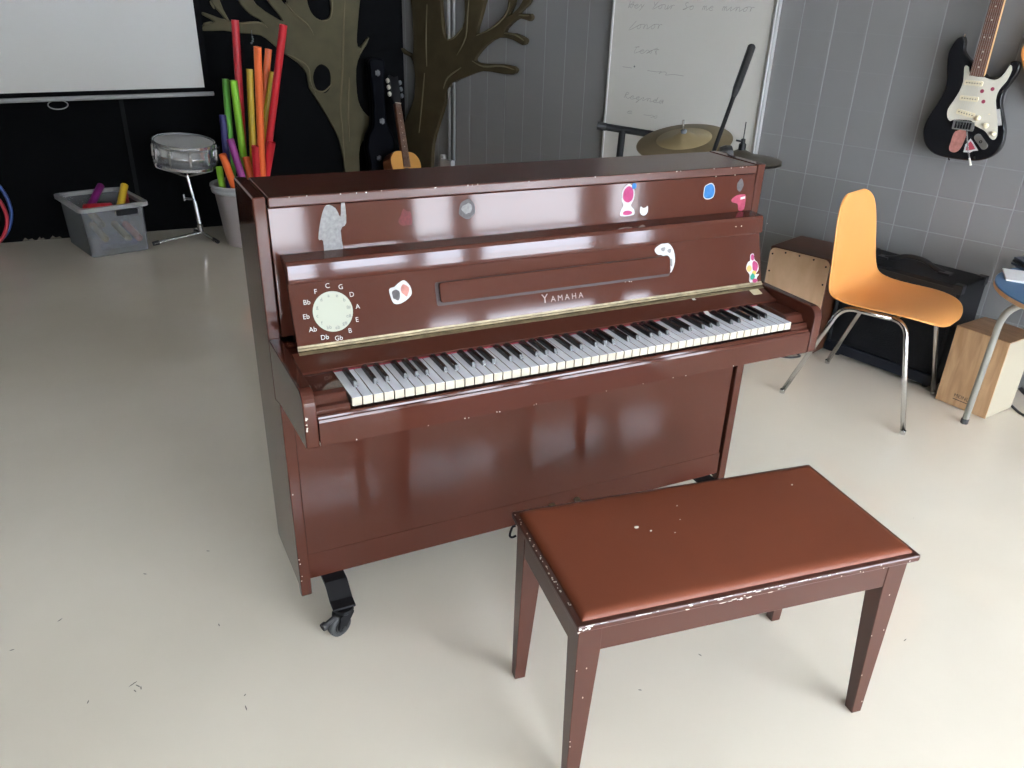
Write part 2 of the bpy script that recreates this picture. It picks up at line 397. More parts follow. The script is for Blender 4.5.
# window wall behind the camera (daylight, with some openings added)
wins = [(-1.5, -.5, .85, 2.1), (.55, 1.15, .05, 1.62), (1.19, 1.88, .46, 1.66), (1.95, 2.38, .05, 1.80), (2.46, 3.62, .05, 1.80), (3.85, 4.25, .05, 1.80)]  # first window is added and unseen, to light the left floor
added_high = [(.55, 1.6), (1.8, 2.85), (3.05, 4.1), (4.2, 4.85)]; HZ0, HZ1 = 2.35, 2.85  # upper row is added and unseen, to brighten the room
bm = B(); xs = XL-.15
for (a, c, z0, z1) in wins:
    box(bm, xs, a, YF-.15, YF, 0, 2.2); box(bm, a, c, YF-.15, YF, 0, z0); box(bm, a, c, YF-.15, YF, z1, 2.2); xs = c
box(bm, xs, cornF.x+.3, YF-.15, YF, 0, 2.2)
xs = XL-.15
for (a, c) in added_high:
    box(bm, xs, a, YF-.15, YF, 2.2, HC); box(bm, a, c, YF-.15, YF, 2.2, HZ0); box(bm, a, c, YF-.15, YF, HZ1, HC); xs = c
box(bm, xs, cornF.x+.3, YF-.15, YF, 2.2, HC)
wins += [(a, c, HZ0, HZ1) for a, c in added_high]
struct('wall_front', bm, 'wallpaint')
g = bpy.data.materials.new('window_glass'); g.use_nodes = True; nt = g.node_tree; nt.nodes.clear()
out = nt.nodes.new('ShaderNodeOutputMaterial'); tr = nt.nodes.new('ShaderNodeBsdfTransparent'); gl = nt.nodes.new('ShaderNodeBsdfGlossy'); gl.inputs['Roughness'].default_value = .02
ms = nt.nodes.new('ShaderNodeMixShader'); ms.inputs[0].default_value = .07
nt.links.new(tr.outputs[0], ms.inputs[1]); nt.links.new(gl.outputs[0], ms.inputs[2]); nt.links.new(ms.outputs[0], out.inputs[0]); M['glass'] = g
M['winframe'] = mat('window_frame_paint', (.30, .30, .30), .4)
for i, (a, c, z0, z1) in enumerate(wins):
    bm = B(); t = .045
    box(bm, a, a+t, YF-.11, YF-.04, z0, z1); box(bm, c-t, c, YF-.11, YF-.04, z0, z1); box(bm, a+t, c-t, YF-.11, YF-.04, z0, z0+t); box(bm, a+t, c-t, YF-.11, YF-.04, z1-t, z1)
    w = struct('window_%d' % (i+1), bm, 'winframe')
    bm = B(); box(bm, a+t, c-t, YF-.08, YF-.074, z0+t, z1-t); struct('pane', bm, 'glass', w)
    li = bpy.data.lights.new('window_portal', 'AREA'); li.shape = 'RECTANGLE'; li.size = c-a; li.size_y = z1-z0; li.cycles.is_portal = True
    lo = bpy.data.objects.new('window_portal', li); COL.objects.link(lo); lo.location = ((a+c)/2, YF-.16, (z0+z1)/2); lo.rotation_euler = (PI/2, 0, PI)

w = bpy.data.worlds.new('overcast_sky'); sc.world = w; w.use_nodes = True; nt = w.node_tree; L = nt.links
bg = nt.nodes['Background']; tc = nt.nodes.new('ShaderNodeTexCoord'); sp = nt.nodes.new('ShaderNodeSeparateXYZ'); L.new(tc.outputs['Generated'], sp.inputs[0])
cr = nt.nodes.new('ShaderNodeValToRGB'); mr = nt.nodes.new('ShaderNodeMapRange'); mr.inputs[1].default_value = -1; mr.inputs[2].default_value = 1
L.new(sp.outputs[2], mr.inputs[0]); L.new(mr.outputs[0], cr.inputs[0])
e = cr.color_ramp.elements; e[0].position = 0; e[0].color = (.55, .54, .52, 1); e[1].position = 1; e[1].color = (.78, .92, 1.08, 1)
x = e.new(.44); x.color = (.76, .81, .90, 1); x = e.new(.50); x.color = (.86, .98, 1.18, 1); x = e.new(.6); x.color = (.91, .99, 1.10, 1)
L.new(cr.outputs[0], bg.inputs[0]); bg.inputs[1].default_value = 16.5

# glowing ceiling panels added behind the camera as fill light
M['fill_light'] = bpy.data.materials.new('fill_panel_glow'); M['fill_light'].use_nodes = True
nb_ = M['fill_light'].node_tree.nodes['Principled BSDF']; nb_.inputs['Emission Color'].default_value = (1, .99, .97, 1); nb_.inputs['Emission Strength'].default_value = 4
for (x, y) in ((-.9, -3.5), (.6, -3.5), (2.2, -3.5)):
    la = thing('added_fill_panel', 'long white glowing ceiling panel added as unseen fill light', 'fill_light', (x, y, HC), 'added ceiling fill panels')
    bm = B(); box(bm, x-.62, x+.62, y-.16, y+.16, HC-.05, HC-.001); link('housing', bm, 'winframe', la)
    bm = B(); box(bm, x-.60, x+.60, y-.14, y+.14, HC-.062, HC-.0505); link('glow_panel', bm, 'fill_light', la)

# ------------------------------------------------------------------ piano
W, D, A, H, T = 1.4208, .225, .3169, 1.1176, .0278
ZA, ZB, ZK, XK = .795, .667, .760, .1064
YLO = -.055
piano = thing('upright_piano', 'worn reddish brown upright piano on black castors with stickers on its front', 'piano', (W/2, 0, 0))
YZ = lambda x: Fr((x, 0, 0), (0, 1, 0), (0, 0, 1), (1, 0, 0))
def side(x):
    bm = B()
    pts = [(0, H), (D, H), (D, .10), (YLO+.03, .10), (YLO+.026, .080), (YLO+.021, .074), (YLO+.006, .074), (YLO, .080), (YLO, ZB-.012), (0, ZB-.025)]
    prism(bm, pts, YZ(x), 0, T); return bm
link('side_panel', side(0), 'piano', piano, bevel=.003)
link('side_panel', side(W-T), 'piano', piano, bevel=.003)
def arm(x):
    bm = B(); r = .03
    f = [(-A, ZB), (-A, ZA-r)]
    for k in range(1, 7):
        t = PI/2*k/6; f.append((-A+r-r*math.cos(t), ZA-r+r*math.sin(t)))
    pts = f + [(-.001, ZA), (-.001, .64), (-.056, .653)]
    prism(bm, pts, YZ(x), 0, T); return bm
link('arm', arm(0), 'piano', piano, bevel=.003); link('arm', arm(W-T), 'piano', piano, bevel=.003)
bm = B(); box(bm, T+.004, W-T-.004, -.002, D-.005, 1.094, H-.001); link('lid', bm, 'piano_top', piano, bevel=.003)
UT = math.tan(math.radians(2.6)); UP0 = -.002      # the panel leans back a little
bm = B(); prism(bm, [(UP0-(1.0-.80)*UT, .80), (UP0+(1.0925-1.0)*UT, 1.0925), (UP0+.03, 1.0925), (UP0+.02, .80)], YZ(0), T+.002, W-T-.002); link('upper_panel', bm, 'piano', piano, bevel=.0015)
bm = B(); box(bm, T+.0015, W-T-.010, YLO+.008, YLO+.026, .2025, .665); link('lower_panel', bm, 'piano', piano)
bm = B(); box(bm, T, W-T, YLO+.027, YLO+.036, .13, .665); link('inner_board', bm, 'piano_in', piano)
bm = B(); box(bm, T, W-T-.004, YLO+.008, YLO+.026, .125, .2019); link('bottom_rail', bm, 'piano', piano)
bm = B(); box(bm, T, W-T, YLO+.028, D-.01, .125, .150); link('bottom_board', bm, 'piano_in', piano)
bm = B(); box(bm, T, W-T, D-.012, D-.002, .15, 1.09)
for k in range(5):
    x = .12+k*(W-.24)/4; box(bm, x-.04, x+.04, D-.10, D-.012, .15, 1.09)
link('back_frame', bm, 'piano_in', piano)
bm = B(); box(bm, T+.001, W-T-.001, -A+.018, -.02, .685, .722); link('keybed', bm, 'piano', piano)
bm = B(); box(bm, T+.001, W-T-.001, -.150, -.004, .735, .758); box(bm, T+.001, W-T-.001, -.088, -.004, .758, .785); link('inner_rail', bm, 'piano', piano)
# key slip: a rail with a bead along its top edge
bm = B(); prism(bm, [(-A+.002, ZB), (-A+.002, .722), (-A+.005, .728), (-A+.0085, .727), (-A+.010, .732), (-A+.014, .735), (-A+.0165, .735), (-A+.0165, ZB)], YZ(0), T+.0025, W-T-.0025)
link('key_slip', bm, 'piano', piano, bevel=.001)
for x0, x1 in ((T+.0015, XK-.003), (XK+1.222+.003, W-T-.0015)):
    bm = B(); prism(bm, [(-A+.019, .722), (-A+.019, .742), (-A+.024, .748), (-A+.034, .749), (-A+.04, .756), (-A+.046, .765), (-A+.060, .768), (-.165, .768), (-.165, .722)], YZ(0), x0, x1)
    link('key_block', bm, 'piano', piano, bevel=.0015)
# keys
yk = -A+.0171; NK = 52; KW = 1.222/NK
bm = B()
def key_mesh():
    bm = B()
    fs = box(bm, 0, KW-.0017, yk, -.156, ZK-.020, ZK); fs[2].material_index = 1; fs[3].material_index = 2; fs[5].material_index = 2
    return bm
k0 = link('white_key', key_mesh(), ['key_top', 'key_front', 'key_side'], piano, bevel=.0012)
k0.location.x += XK+.0005
for i in range(1, NK):
    c = k0.copy(); COL.objects.link(c); c.parent = piano; c.location.x = XK+.0005+i*KW
bm = B()
taper(bm, (-.0058, .0058, yk+.048, -.156, ZK-.004), (-.0043, .0043, yk+.055, -.156, ZK+.0115))
b0 = None
for i in range(NK-1):
    if i % 7 in (0, 2, 3, 5, 6):      # A, C, D, F, G
        off = {0: .001, 2: -.002, 3: .002, 5: -.003, 6: 0}[i % 7]
        if b0 is None: b0 = c = link('black_key', bm, 'black_key', piano, bevel=.0012)
        else:
            c = b0.copy(); COL.objects.link(c); c.parent = piano
        c.location.x = XK+(i+1)*KW+off
bm = B(); box(bm, XK, XK+1.222, -.1585, -.1545, ZK-.004, ZK+.0055); link('felt_strip', bm, 'felt', piano)
# name board below the hinge, fall board folded up against the front, its music rail
X0, X1 = T+.0175, W-T-.003
HY, HZ = -.096, .797
bm = B(); prism(bm, [(-.166, .7665), (-.168, .773), (HY-.004, HZ-.004), (HY+.002, HZ-.008), (-.06, .755), (-.15, .7605)], YZ(0), T+.003, W-T-.003)
link('name_board', bm, 'piano', piano, bevel=.0015)
TOPY, TOPZ = -.054, .938
bm = B(); prism(bm, [(HY, HZ+.003), (TOPY, TOPZ), (TOPY-.008, TOPZ+.001), (TOPY-.0105, TOPZ+.004), (TOPY-.0100, TOPZ+.012), (TOPY-.0085, TOPZ+.026), (TOPY-.0062, TOPZ+.042), (TOPY-.002, TOPZ+.050),
                    (.002, TOPZ+.053), (.002, TOPZ+.040), (-.030, TOPZ+.020), (HY+.022, HZ+.003)], YZ(0), X0, X1)
fall = link('fallboard', bm, 'piano', piano, bevel=.002)
fn = V((0, -(TOPZ-HZ), (TOPY-HY))).normalized()          # fall board's outward normal
FB = Fr((0, HY, HZ+.003), (1, 0, 0), (0, TOPY-HY, TOPZ-HZ-.003), fn)
def fb(u, v): return FB.uv(pick(u, v, FB.o, FB.n))
a0 = fb(440, 302.5); a1 = fb(668, 257)
y0, y1 = fb(448, 302)[1], fb(448, 281.5)[1]
bm = B(); prism(bm, rrect(a0[0]-.008, a1[0]+.002, y0-.007, y1+.001, .006), FB, 0, .0012); link('rail_gap_shade', bm, 'piano_in', fall)  # dark raised plate standing in for the shaded gap round the rail
bm = B(); prism(bm, rrect(a0[0], a1[0], y0, y1, .008), FB, .0012, .0100); link('music_rail', bm, 'piano', fall, bevel=.0015)
bm = B()
lo = fb(562, 297.5)
text_into(bm, 'Y', FB, .032, .0006, lo[0]-.050, lo[1]+.002)
for i, ch in enumerate('AMAHA'): text_into(bm, ch, FB, .021, .0006, lo[0]-.026+i*.0205, lo[1]-.001)
link('maker_lettering', bm, 'gold', fall)
# long brass hinge
bm = B(); tube(bm, [(X0, HY-.0025, HZ+.001), (X1, HY-.0025, HZ+.001)], .0034, 8)
NB = Fr((0, HY-.004, HZ-.004), (1, 0, 0), (0, -.062, -.020), None)
if NB.n.z < 0: NB.n = -NB.n
prism(bm, [(X0, .001), (X1, .001), (X1, .011), (X0, .011)], NB, .0004, .0014)
prism(bm, [(X0, .001), (X1, .001), (X1, .006), (X0, .006)], FB, .0004, .0014)
link('long_hinge', bm, 'brass', piano)
bm = B(); n_ = NB.uv(pick(757, 293.5, NB.o, NB.n)); prism(bm, rrect(n_[0]-.016, min(n_[0]+.016, W-T-.005), .012, .036, .003), NB, .0002, .0018); link('strike_plate', bm, 'plate', piano)
# wheel of fifths
cc = fb(333, 311.5); R_ = .0455
disc_c = (cc[0], cc[1])
bm = B(); prism(bm, circ(R_, 40, *disc_c), FB, .0003, .0012); disc = link('note_disc', bm, 'cream', fall); disc['label'] = 'cream paper disc with a ring of note names'
bm = B()
for i, s in enumerate(['C', 'G', 'D', 'A', 'E', 'B', 'Gb', 'Db', 'Ab', 'Eb', 'Bb', 'F']):
    t = PI/2+math.radians(4)-i*PI/6; r = .058 if len(s) == 1 else .0615
    text_into(bm, s, FB, .0155, .0008, disc_c[0]+r*math.cos(t), disc_c[1]+r*math.sin(t))
link('note_letters', bm, 'whitep', fall)
bm = B()
for i, s in enumerate(['a', 'e', 'b', 'f#', 'c#', 'g#', 'eb', 'bb', 'f', 'c', 'g', 'd']):
    t = PI/2+math.radians(8)-i*PI/6
    text_into(bm, s, FB, .0115, .0016, disc_c[0]+.037*math.cos(t), disc_c[1]+.037*math.sin(t))
link('disc_letters', bm, 'darkink', disc)
# stickers: plain abstract prints
UPF = Fr((0, UP0-UT, 0), (1, 0, 0), (0, UT, 1))
if UPF.n.y > 0: UPF.n = -UPF.n
def sticker(px, py, layers, fr=UPF, name='sticker', label=None):
    c = fr.uv(pick(px, py, fr.o, fr.n)); root = None
    for i, (shape, m_) in enumerate(layers):
        bm = B(); prism(bm, [(c[0]+a, c[1]+b_) for a, b_ in shape], fr, .0002+.0004*i, .0005+.0004*i)
        o = link(name if root is None else 'sticker_print', bm, m_, piano if root is None else root)
        if root is None:
            root = o
            if label: o['label'] = label
sticker(331, 231, [(smoothpts([(-.020, .03), (-.006, .058), (.014, .05), (.024, .03), (.028, .06), (.036, .062), (.036, .015), (.022, .0), (.022, -.058), (-.016, -.058), (-.02, -.02), (-.03, -.015)], 3), 'ghost')], label='tall worn pale sticker patch')
sticker(406, 218, [(blob(.016, .021, 9, .3, seed=3), 'redfade')], label='faded red sticker scrap')
sticker(467, 209, [(blob(.022, .023, 14, .1, seed=4), 'ghost2'), (blob(.012, .012, 10, .3, seed=5), 'ghost')], label='round faded grey sticker')
sticker(628, 201, [(smoothpts([(-.019, .03), (0, .044), (.017, .03), (.018, .005), (.010, -.012), (.021, -.024), (.02, -.038), (-.02, -.038), (-.02, -.022), (-.014, -.01), (-.02, .005)], 3), 'whitep'),
                   (smoothpts([(-.015, .028), (0, .039), (.013, .028), (.014, .006), (.0, -.004), (-.016, .006)], 3), 'magenta'), (blob(.015, .006, 10, .1, 0, -.031, 6), 'magenta'), (blob(.008, .008, 9, .2, .015, .038, 7), 'blue')], label='pink sticker with a blue spot')
sticker(644, 210, [(smoothpts([(-.012, .01), (-.004, .006), (.004, .006), (.011, .01), (.012, -.006), (.004, -.014), (-.006, -.013), (-.013, -.004)], 3), 'whitep')], label='small white sticker')
sticker(709, 191.5, [(blob(.021, .024, 10, .12, seed=9), 'whitep'), (blob(.019, .0215, 10, .12, seed=9), 'blue')], label='blue rounded sticker')
sticker(740, 185.5, [(blob(.012, .017, 9, .25, seed=10), 'ghost2')], label='dark worn sticker scrap')
sticker(739, 201, [(smoothpts([(-.028, .006), (-.012, .016), (.012, .018), (.022, .012), (.022, -.024), (.002, -.026), (-.004, -.008), (-.024, -.002)], 3), 'rose'), ([(.004, .004), (.02, .006), (.02, .012), (.004, .010)], 'whitep')], label='crimson sticker with a white bar')
sticker(401, 293, [(smoothpts([(-.027, .012), (-.014, .016), (-.002, .024), (.012, .028), (.024, .014), (.026, -.004), (.014, -.016), (-.004, -.024), (-.020, -.022), (-.026, -.006)], 3), 'whitep'),
                   (blob(.010, .012, 10, .2, -.013, -.003, 11), 'ghost2'), (blob(.010, .013, 9, .3, .011, .006, 12), 'pink')], fr=FB, label='white sticker with two pale figures')
UR = Fr(FB.p(0, 0, .0066), FB.u, FB.v, FB.n)
sticker(665, 258, [(smoothpts([(-.032, .026), (-.010, .038), (.014, .038), (.030, .018), (.032, -.014), (.018, -.040), (.004, -.036), (.000, -.010), (-.008, .008), (-.024, .012)], 3), 'whitep'),
                   (blob(.008, .006, 9, .3, -.004, .024, 13), 'ghost'), (blob(.007, .006, 9, .3, .016, .018, 13), 'ghost'), (blob(.005, .012, 9, .3, .019, -.014, 14), 'ghost')], fr=FB, label='white and grey curved sticker')
sticker(752.5, 268, [(smoothpts([(-.024, .0), (-.016, .018), (-.008, .022), (-.006, .038), (.006, .040), (.008, .024), (.02, .012), (.022, -.006), (.012, -.018), (.024, -.02), (.014, -.030), (.016, -.042), (-.004, -.044), (-.014, -.034), (-.012, -.018)], 3), 'whitep'),
                     (blob(.010, .016, 10, .15, .009, .004, 15), 'magenta'), (blob(.009, .009, 10, .1, -.013, .0, 16), 'orangep'), (blob(.006, .009, 8, .1, .0, .030, 17), 'magenta'),
                     (blob(.008, .006, 9, .1, .004, -.014, 18), 'yellowp'), (blob(.009, .009, 9, .2, -.003, -.025, 19), 'teal'), (blob(.009, .006, 9, .2, .005, -.037, 20), 'magenta')], fr=FB, label='multicoloured sticker with a white edge')
sticker(704, 309.5, [(smoothpts([(-.008, .050), (0, .058), (.004, .042), (.015, .038), (.006, .020), (.006, -.022), (-.008, -.026), (-.006, .014)], 3), 'whitep')], fr=Fr(NB.o, NB.u, -NB.v, NB.n), label='small white sticker above the keys')
# pedals
for k in (-1, 0, 1):
    px_ = W/2+.045+k*.085
    bm = B()
    pts = smoothpts([(-.009, .0), (-.009, .03), (-.015, .055), (-.013, .078), (0, .086), (.013, .078), (.015, .055), (.009, .03), (.009, .0)], 3, False)
    prism(bm, [(px_+a, b_-.007) for a, b_ in pts], Fr((0, YLO, .168), (1, 0, 0), (0, -1, -.12), (0, -.12, 1)), -.005, .005)
    link('pedal', bm, 'brass', piano, bevel=.003)
# castors on angled brackets
def castor(x, y, s):
    fr = Fr((x, y, 0), (1, 0, 0), (0, s, 0), (0, 0, 1))      # v points away from the piano
    bm = B(); prism(bm, [(-.20, .124), (-.060, .124), (-.052, .118), (-.018, .092), (.014, .088), (.014, .081), (-.024, .085), (-.056, .111), (-.20, .113)], Fr(fr.o, fr.v, (0, 0, 1), (1, 0, 0)), -.030, .030)
    br = link('castor_bracket', bm, 'blackm', piano, bevel=.002)
    bm = B(); lathe(bm, [(0, .082), (.024, .082), (.026, .074), (.020, .068), (0, .068)], up_fr(fr.p(0, .003)), 20); link('swivel', bm, 'blackm', br)
    rd = V((-.93, .36*s, 0)).normalized(); sd_ = V((-rd.y, rd.x, 0))       # rolling direction and axle
    bm = B(); c0_ = fr.p(0, .003)
    for sx in (-1, 1):
        prism(bm, smoothpts([(-.018, .071), (.020, .071), (.026, .055), (.033, .034), (.028, .024), (.014, .028), (-.004, .048)], 3), Fr(c0_+sd_*sx*.017, rd, (0, 0, 1), sd_), -.0025, .0025)
    link('fork', bm, 'blackm', br)
    ax = Fr(c0_+rd*.018+V((0, 0, .033)), rd, (0, 0, 1), sd_)
    bm = B(); lathe(bm, [(.010, -.011), (.026, -.011), (.032, -.008), (.033, 0), (.032, .008), (.026, .011), (.010, .011)], ax, 28, True); wh = link('wheel', bm, 'greyrub', br, smooth=True)
    bm = B(); lathe(bm, [(0, -.0135), (.018, -.0135), (.020, -.010), (.020, .010), (.018, .0135), (0, .0135)], ax, 20); lathe(bm, [(0, -.022), (.006, -.022), (.006, .022), (0, .022)], ax, 10); link('hub', bm, 'blackp', wh)
    bm = B(); P_ = c0_+rd*.030+V((0, 0, .064)); rod(bm, P_, P_+rd*.030+V((0, 0, -.008)), .007); rod(bm, P_+rd*.028+V((0, 0, -.008)), P_+rd*.040+V((0, 0, -.010)), .011); link('brake_lever', bm, 'blackp', br)
castor(.088, -.140, -1); castor(W-.088, -.140, -1); castor(.115, D+.05, 1); castor(W-.115, D+.05, 1)
# chipped lacquer
bm = B(); R = random.Random(5)
def chip(fr, a, b_, r):
    prism(bm, [(a+r*R.uniform(.4, 1.3)*math.cos(2*PI*k/6), b_+r*R.uniform(.4, 1.1)*math.sin(2*PI*k/6)) for k in range(6)], fr, .0001, .0005)
LF = Fr((0, YLO, 0), (1, 0, 0), (0, 0, 1), (0, -1, 0)); AF = Fr((0, -A, 0), (1, 0, 0), (0, 0, 1), (0, -1, 0)); SF = Fr((0, -A+.002, 0), (1, 0, 0), (0, 0, 1), (0, -1, 0)); LIDF = Fr((0, -.002, 0), (1, 0, 0), (0, 0, 1), (0, -1, 0))
for k in range(26): chip(LIDF, R.uniform(.03, 1.35), H-.0015-R.random()*.002, R.uniform(.0008, .002))
for k in range(14): chip(SF, R.uniform(.1, 1.2), ZB+.001+R.random()*.002, R.uniform(.001, .0018))
for k in range(9): chip(AF, .003+R.random()*.003, R.uniform(.71, .745), R.uniform(.001, .003))
for z in (.13, .145, .185, .20, .40): chip(LF, .003+R.random()*.003, z, .0022)
for (u_, v_) in ((728, 219), (721, 230), (753, 217), (716, 176.5), (735, 175)): q = UPF.uv(pick(u_, v_, UPF.o, UPF.n)); chip(Fr((0, TOPY-.0105, 0), (1, 0, 0), (0, 0, 1), (0, -1, 0)) if v_ > 200 else UPF, q[0], q[1] if v_ < 200 else TOPZ+.028, .0018)
for k in range(10): q = fb(613+R.random()*22, 282-R.random()*3); chip(FB, q[0], q[1], R.uniform(.001, .0025))
o = link('chipped_lacquer', bm, 'chip', piano); o['kind'] = 'stuff'

# ------------------------------------------------------------------ bench
a = -.1391; BW, BD, BH = .811, .405, .4739
bo = V((.3665, -.8392, 0)); bench = thing('piano_bench', 'reddish brown piano bench with padded leather seat and chipped edges in front of the piano', 'bench', bo)
BF = Fr(bo, (math.cos(a), math.sin(a), 0), (-math.sin(a), math.cos(a), 0), (0, 0, 1))
bm = B(); box(bm, 0, BW, 0, BD, BH-.017, BH, BF); link('seat_board', bm, 'bench', bench, bevel=.004)
# padded seat
bm = B(); NX, NY = 40, 24; i0 = .013; g = []
for j in range(NY+1):
    row = []
    for i in range(NX+1):
        def ease(t): return t
        u_ = i/NX; v_ = j/NY
        u2 = .5-.5*math.cos(PI*u_); v2 = .5-.5*math.cos(PI*v_)
        x = i0+(BW-2*i0)*u2; y = i0+(BD-2*i0)*v2
        d = min(x-i0, BW-i0-x, y-i0, BD-i0-y)
        z = BH+.012*math.sqrt(max(0, 1-(1-min(1, d/.016))**2))+.007*math.sin(PI*u2)*math.sin(PI*v2)
        row.append(bm.verts.new(BF.p(x, y, z)))
    g.append(row)
for j in range(NY):
    for i in range(NX): bm.faces.new((g[j][i], g[j][i+1], g[j+1][i+1], g[j+1][i]))
cu = link('seat_cushion', bm, 'leather', bench, smooth=True); cu['label'] = 'reddish brown leather pad'
bm = B()
for (px_, py_, r) in ((636.5, 527.5, .0042), (651, 531, .002), (675, 533, .0015), (792, 485, .002), (677, 506, .0012), (680, 520, .0012)):
    P = pick(px_, py_, (0, 0, BH+.0175), V((0, 0, 1))); q = BF.uv(P)
    prism(bm, [(q[0]+r*math.cos(2*PI*k/7)*1.3, q[1]+r*math.sin(2*PI*k/7)*.8) for k in range(7)], Fr(BF.p(0, 0, BH+.0185), BF.u, BF.v, BF.n), -.001, .0008)
link('paint_fleck', bm, 'chip', cu)
AT, AH = .018, .062; ins = .008
bm = B(); box(bm, .05, BW-.068, ins+.002, ins+.002+AT, BH-.017-AH, BH-.017, BF); link('apron', bm, 'bench', bench, bevel=.0015)
bm = B(); box(bm, .05, BW-.068, BD-.028-AT, BD-.028, BH-.017-AH, BH-.017, BF); link('apron', bm, 'bench', bench, bevel=.0015)
for x in (ins, BW-.026-AT):
    bm = B(); box(bm, x, x+AT, .05, BD-.07, BH-.017-AH, BH-.017, BF); link('apron', bm, 'bench', bench, bevel=.0015)
def bleg(sx, sy):
    ins_x = .006 if sx == 0 else .024; ins_y = .008 if sy == 0 else .026
    bm = B(); top = .050; bot = .027
    def rect(sz, z):
        x0 = ins_x if sx == 0 else BW-ins_x-sz; y0_ = ins_y if sy == 0 else BD-ins_y-sz
        return (x0, x0+sz, y0_, y0_+sz, z)
    taper(bm, rect(bot, 0), rect(top, BH-.017-AH), BF)
    r = rect(top, 0); box(bm, r[0], r[1], r[2], r[3], BH-.017-AH, BH-.017, BF)
    bmesh.ops.remove_doubles(bm, verts=bm.verts[:], dist=1e-5)
    link('leg', bm, 'bench', bench, bevel=.0015)
for sx in (0, 1):
    for sy in (0, 1): bleg(sx, sy)
# lid stay at the far left corner
bm = B(); tube(bm, smoothpts([BF.p(-.001, BD-.03, BH-.02), BF.p(-.006, BD-.024, BH-.028), BF.p(-.010, BD-.022, BH-.05), BF.p(-.003, BD-.02, BH-.058), BF.p(.006, BD-.02, BH-.055)], 4, False), .0028, 8); link('lid_catch', bm, 'blackm', bench)
bm = B(); R = random.Random(11)
F1 = Fr(BF.p(0, 0, BH-.0085), BF.u, (0, 0, 1), -BF.v)
FT = Fr(BF.p(0, 0, BH), BF.u, BF.v, BF.n); FS = Fr(BF.p(0, 0, BH-.0085), BF.v, (0, 0, 1), -BF.u)
def chip2(fr, a_, b_, ra, rb): prism(bm, [(a_+ra*R.uniform(.6, 1.2)*math.cos(2*PI*k/6), b_+rb*R.uniform(.5, 1.2)*math.sin(2*PI*k/6)) for k in range(6)], fr, .0001, .0006)
for k in range(30): chip2(F1, R.uniform(.0, .60), .0070+R.random()*.0010, R.uniform(.002, .010), .0008)
for k in range(12): chip2(F1, R.uniform(.22, .56), R.uniform(-.006, .004), R.uniform(.002, .008), .0014)
for k in range(10): chip2(F1, R.uniform(.0, .03), R.uniform(-.006, .006), .003, .0025)
for k in range(6): chip2(F1, R.uniform(.6, .79), R.uniform(-.008, .004), .002, .0016)
AP = Fr(BF.p(0, ins+.002, BH-.017), BF.u, (0, 0, 1), -BF.v)
for k in range(9): chip2(AP, .34+R.uniform(-.02, .05), -.006-R.random()*.004, .006, .002)
for k in range(30): chip2(FT, R.uniform(.003, .010), R.uniform(.05, .39), R.uniform(.0008, .0026), R.uniform(.001, .004))
for sx in (0, 1):
    for k in range(5):
        z = R.uniform(.03, .42); wd = .027+(.050-.027)*z/.395
        x0 = .006 if sx == 0 else BW-.024-wd
        chip2(Fr(BF.p(0, ins, 0), BF.u, (0, 0, 1), -BF.v), x0+R.choice((.002, .003, wd*.8, wd*.5)), z, .0016, .0025)
o = link('chipped_paint', bm, 'chip', bench); o['kind'] = 'stuff'

# ------------------------------------------------------------------ orange chair
CF = V((.331, -.9436, 0)).normalized(); CS = V((.9436, .331, 0)).normalized(); cc_ = V((2.565, .40, 0))
chair = thing('school_chair', 'orange moulded shell chair on four chrome legs, turned away from the piano', 'chair', cc_)
CH = Fr(cc_, CF, CS, (0, 0, 1))        # u forward, v to the far side
prof = [(.288, .414, .045, .0), (.284, .420, .092, .0), (.273, .430, .136, .001), (.254, .441, .173, .003), (.220, .450, .206, .006), (.14, .454, .230, .010), (.05, .446, .235, .014), (-.04, .437, .240, .020), (-.11, .434, .243, .030),
        (-.158, .447, .241, .036), (-.184, .485, .236, .034), (-.193, .54, .224, .028), (-.197, .60, .213, .022), (-.202, .67, .204, .016), (-.209, .74, .193, .012), (-.216, .80, .170, .010), (-.221, .832, .128, .008), (-.224, .846, .080, .006)]
bm = B(); NT = 14; rows = []
for i, (q, z, hw, rise) in enumerate(prof):
    qa, za = prof[max(i-1, 0)][:2]; qb, zb_ = prof[min(i+1, len(prof)-1)][:2]
    tq, tz = qb-qa, zb_-za; l = math.hypot(tq, tz); nq, nz_ = tz/l, -tq/l       # inward normal (up for the seat, forward for the back)
    if nz_ < 0 and i < 9: nq, nz_ = -nq, -nz_
    if i >= 9 and nq < 0: nq, nz_ = -nq, -nz_
    row = []
    for k in range(NT+1):
        t = -1+2*k/NT; e_ = rise*abs(t)**2.6
        row.append(bm.verts.new(CH.p(q+nq*e_, hw*t+(.012, .012, .012, .012, .012, .012, .012, .012, .012, .014, .020, .026, .028, .028, .026, .020, .012, .010)[i], z+nz_*e_)))
    rows.append(row)
for i in range(len(rows)-1):
    for k in range(NT): bm.faces.new((rows[i][k], rows[i][k+1], rows[i+1][k+1], rows[i+1][k]))
sh = link('seat_shell', bm, 'orange', chair, smooth=True)
md = sh.modifiers.new('thick', 'SOLIDIFY'); md.thickness = .010; md.offset = 0
md = sh.modifiers.new('sub', 'SUBSURF'); md.levels = 2; md.render_levels = 2
Af, Bf_, Cf = (pick(u_, v_, (0, 0, 0), V((0, 0, 1))) for u_, v_ in ((782, 392.6), (902.3, 433.8), (827, 363)))
Df = V((2.872, .264, 0))
zf = .428; sw = .165
corners = {'A': CH.p(-.10, -sw, zf-.008), 'B': CH.p(.165, -sw, zf), 'C': CH.p(-.10, sw, zf-.008), 'D': CH.p(.165, sw, zf)}
